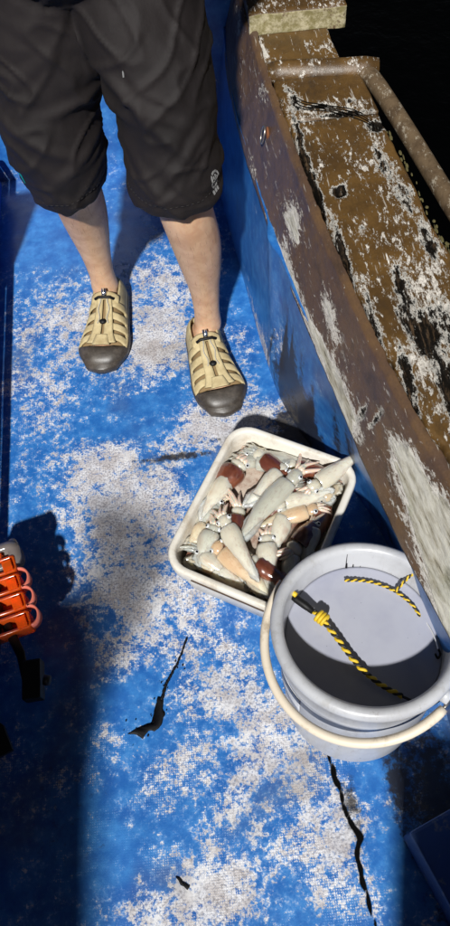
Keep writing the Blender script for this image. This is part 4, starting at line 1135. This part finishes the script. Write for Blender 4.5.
# ------------------------------------------------------------------ ink splash on the deck
def flat_blob(name, outline, label, h=.0014):
    c = sum((Vector((x, y, 0)) for x, y in outline), Vector()) / len(outline)
    out = []
    for i in range(len(outline)):
        a, b = outline[i], outline[(i + 1) % len(outline)]
        for k in range(6):
            t = k / 6
            x, y = a[0] + (b[0] - a[0]) * t, a[1] + (b[1] - a[1]) * t
            out.append((x + .0025 * nz(x, y, 0, 120), y + .0025 * nz(x, y, 5, 120)))
    mb = MB()
    mb.loft([[Vector((x, y, .0005)) for x, y in out], [Vector((x, y, .0018)) for x, y in out], [Vector((c.x + (x - c.x) * .85, c.y + (y - c.y) * .85, .0018 + h * .3)) for x, y in out]])
    return mb
ik = flat_blob('ink', [(-.172, .284), (-.162, .280), (-.163, .262), (-.160, .250), (-.168, .234), (-.180, .224), (-.192, .226), (-.204, .213), (-.212, .221), (-.230, .224), (-.212, .232), (-.200, .236), (-.186, .240), (-.182, .252)], '')
lnp = spline([(-.111, .387, .003), (-.123, .358, .003), (-.136, .334, .003), (-.148, .316, .003), (-.156, .302, .003), (-.166, .278, .003)], 8)
ik.tube([(x + .0015 * nz(x, y, 0, 90), y, z) for x, y, z in lnp], [.0022 if i < 4 else .0010 + .0016 * i / len(lnp) + .0006 * (i % 3) for i in range(len(lnp))], 6)
_r = random.Random(5)
for k in range(26):
    x, y = _r.choice([(-.168, .262), (-.200, .225), (-.225, .228), (-.158, .300), (-.135, .335)])
    x += _r.gauss(0, .012); y += _r.gauss(0, .012); q = _r.uniform(.0006, .0019)
    ik.ball((x, y, .0018), (q, q * _r.uniform(.7, 1.8), .0005), 8, 4)
tag(ik.build('ink_splash', M_ink), 'black squid ink splash with a thin trailing streak on the blue deck', 'ink splash')
ik = flat_blob('ink', [(-.156, -.008), (-.151, -.009), (-.146, -.016), (-.134, -.023), (-.138, -.027), (-.149, -.019)], '', .0008)
tag(ik.build('ink_splash', M_ink), 'small black ink spot near the bottom edge of the deck', 'ink splash')

# ------------------------------------------------------------------ orange jig case on its bracket
M_or = Mt('orange_translucent_plastic', .12, (.95, .13, .012), Transmission_Weight=.6, IOR=1.35); M_or.rough(.15)
M_pink = Mt('salmon_plastic_ring', .25, (.75, .20, .14), Transmission_Weight=.3)
M_smoke = Mt('smoky_clear_plastic', .15, (.20, .17, .16), Transmission_Weight=.3)
jc = tag(empty('jig_case', (-.397, .474, .13), (0, 0, radians(14))), 'orange translucent jig case with side loops at the left edge', 'jig case')
for k in range(4):
    y = .050 - .038 * k; x = -.018 + .0015 * k
    w_ = .085
    m_ = MB().loft([rrect(w_, .033, .006, 4, x - .022, y, z) for z in (-.018, -.014, .012, .016)] + [rrect(w_ - .012, .022, .004, 4, x - .022, y, .016), rrect(w_ - .014, .020, .004, 4, x - .022, y, -.008)])
    m_.build('compartment', M_or, jc)
    MB().box((x + .006, y - .004, .018), (.018, .022, .008), .1).build('catch', M_or, jc, False, bevel=.002)
    if k:
        pts = [(x + .020 + .016 * sin(a), y + .006 + .019 * cos(a), .004) for a in [pi * j / 16 for j in range(17)]]
        rs = []
        for (px_, py_, pz_) in pts:
            n_ = Vector((px_ - x - .020, py_ - y - .006, 0)).normalized()
            c_ = Vector((px_, py_, pz_))
            rs.append([c_ + n_ * .0018 + Vector((0, 0, .011)), c_ - n_ * .0018 + Vector((0, 0, .011)), c_ - n_ * .0018 - Vector((0, 0, .011)), c_ + n_ * .0018 - Vector((0, 0, .011))])
        MB().loft(rs).build('loop', M_pink, jc)
MB().loft([rrect(.100, .052, .020, 8, -.035, .072, z) for z in (-.016, .008, .014)] + [rrect(.070, .026, .008, 8, -.042, .070, .014), rrect(.068, .024, .008, 8, -.042, .070, .004)]).build('end_cap', M_smoke, jc)
MB().box((-.045, .070, .010), (.050, .018, .010)).build('window', M_or, jc, False, bevel=.002)
MB().loft([rrect(.014, .020, .006, 5, .004, .092, z) for z in (-.012, .012)]).build('latch', M_smoke, jc)
br_ = tag(empty('rod_bracket', (-.420, .309, .006)), 'black rod bracket and clamp under the orange jig case', 'bracket')
MB().tube([Vector(p) for p in ((-.015, .125, .115), (.028, .045, .125), (.042, -.02, .12))], [.012, .011, .008], 10, flat=.5).build('arm', M_blk, br_)
MB().box((.055, -.005, .135), (.032, .066, .030), .05).build('clamp', M_blk, br_, False, bevel=.003)
MB().tube([Vector((.078, -.01, .150)), Vector((.088, -.012, .150))], [.009, .008], 12).build('clamp_knob', M_blk, br_)
mb = MB(); mb.add([(-.06, -.02, .145), (.012, -.075, .150), (.030, -.115, .150), (-.06, -.150, .145), (-.06, -.02, .135), (.012, -.075, .140), (.030, -.115, .140), (-.06, -.150, .135)], [(0, 1, 2, 3), (7, 6, 5, 4), (0, 4, 5, 1), (1, 5, 6, 2), (2, 6, 7, 3), (3, 7, 4, 0)])
mb.build('blade', M_blk, br_, False)
MB().box((-.045, .04, .13), (.07, .20, .02), .0).build('plate', M_blk, br_, False, bevel=.003)
MB().box((-.14, .04, .098), (.03, .05, .035), 0).build('post', M_blk, br_, False, bevel=.003)
MB().box((-.10, .04, .115), (.10, .04, .02), 0).build('crossbar', M_blk, br_, False, bevel=.003)
MB().box((-.115, .09, .127), (.20, .26, .012), 0).build('shade_tray', M_blk, br_, False, bevel=.004)  # offscreen plate added so its shadow fills the deck behind the case
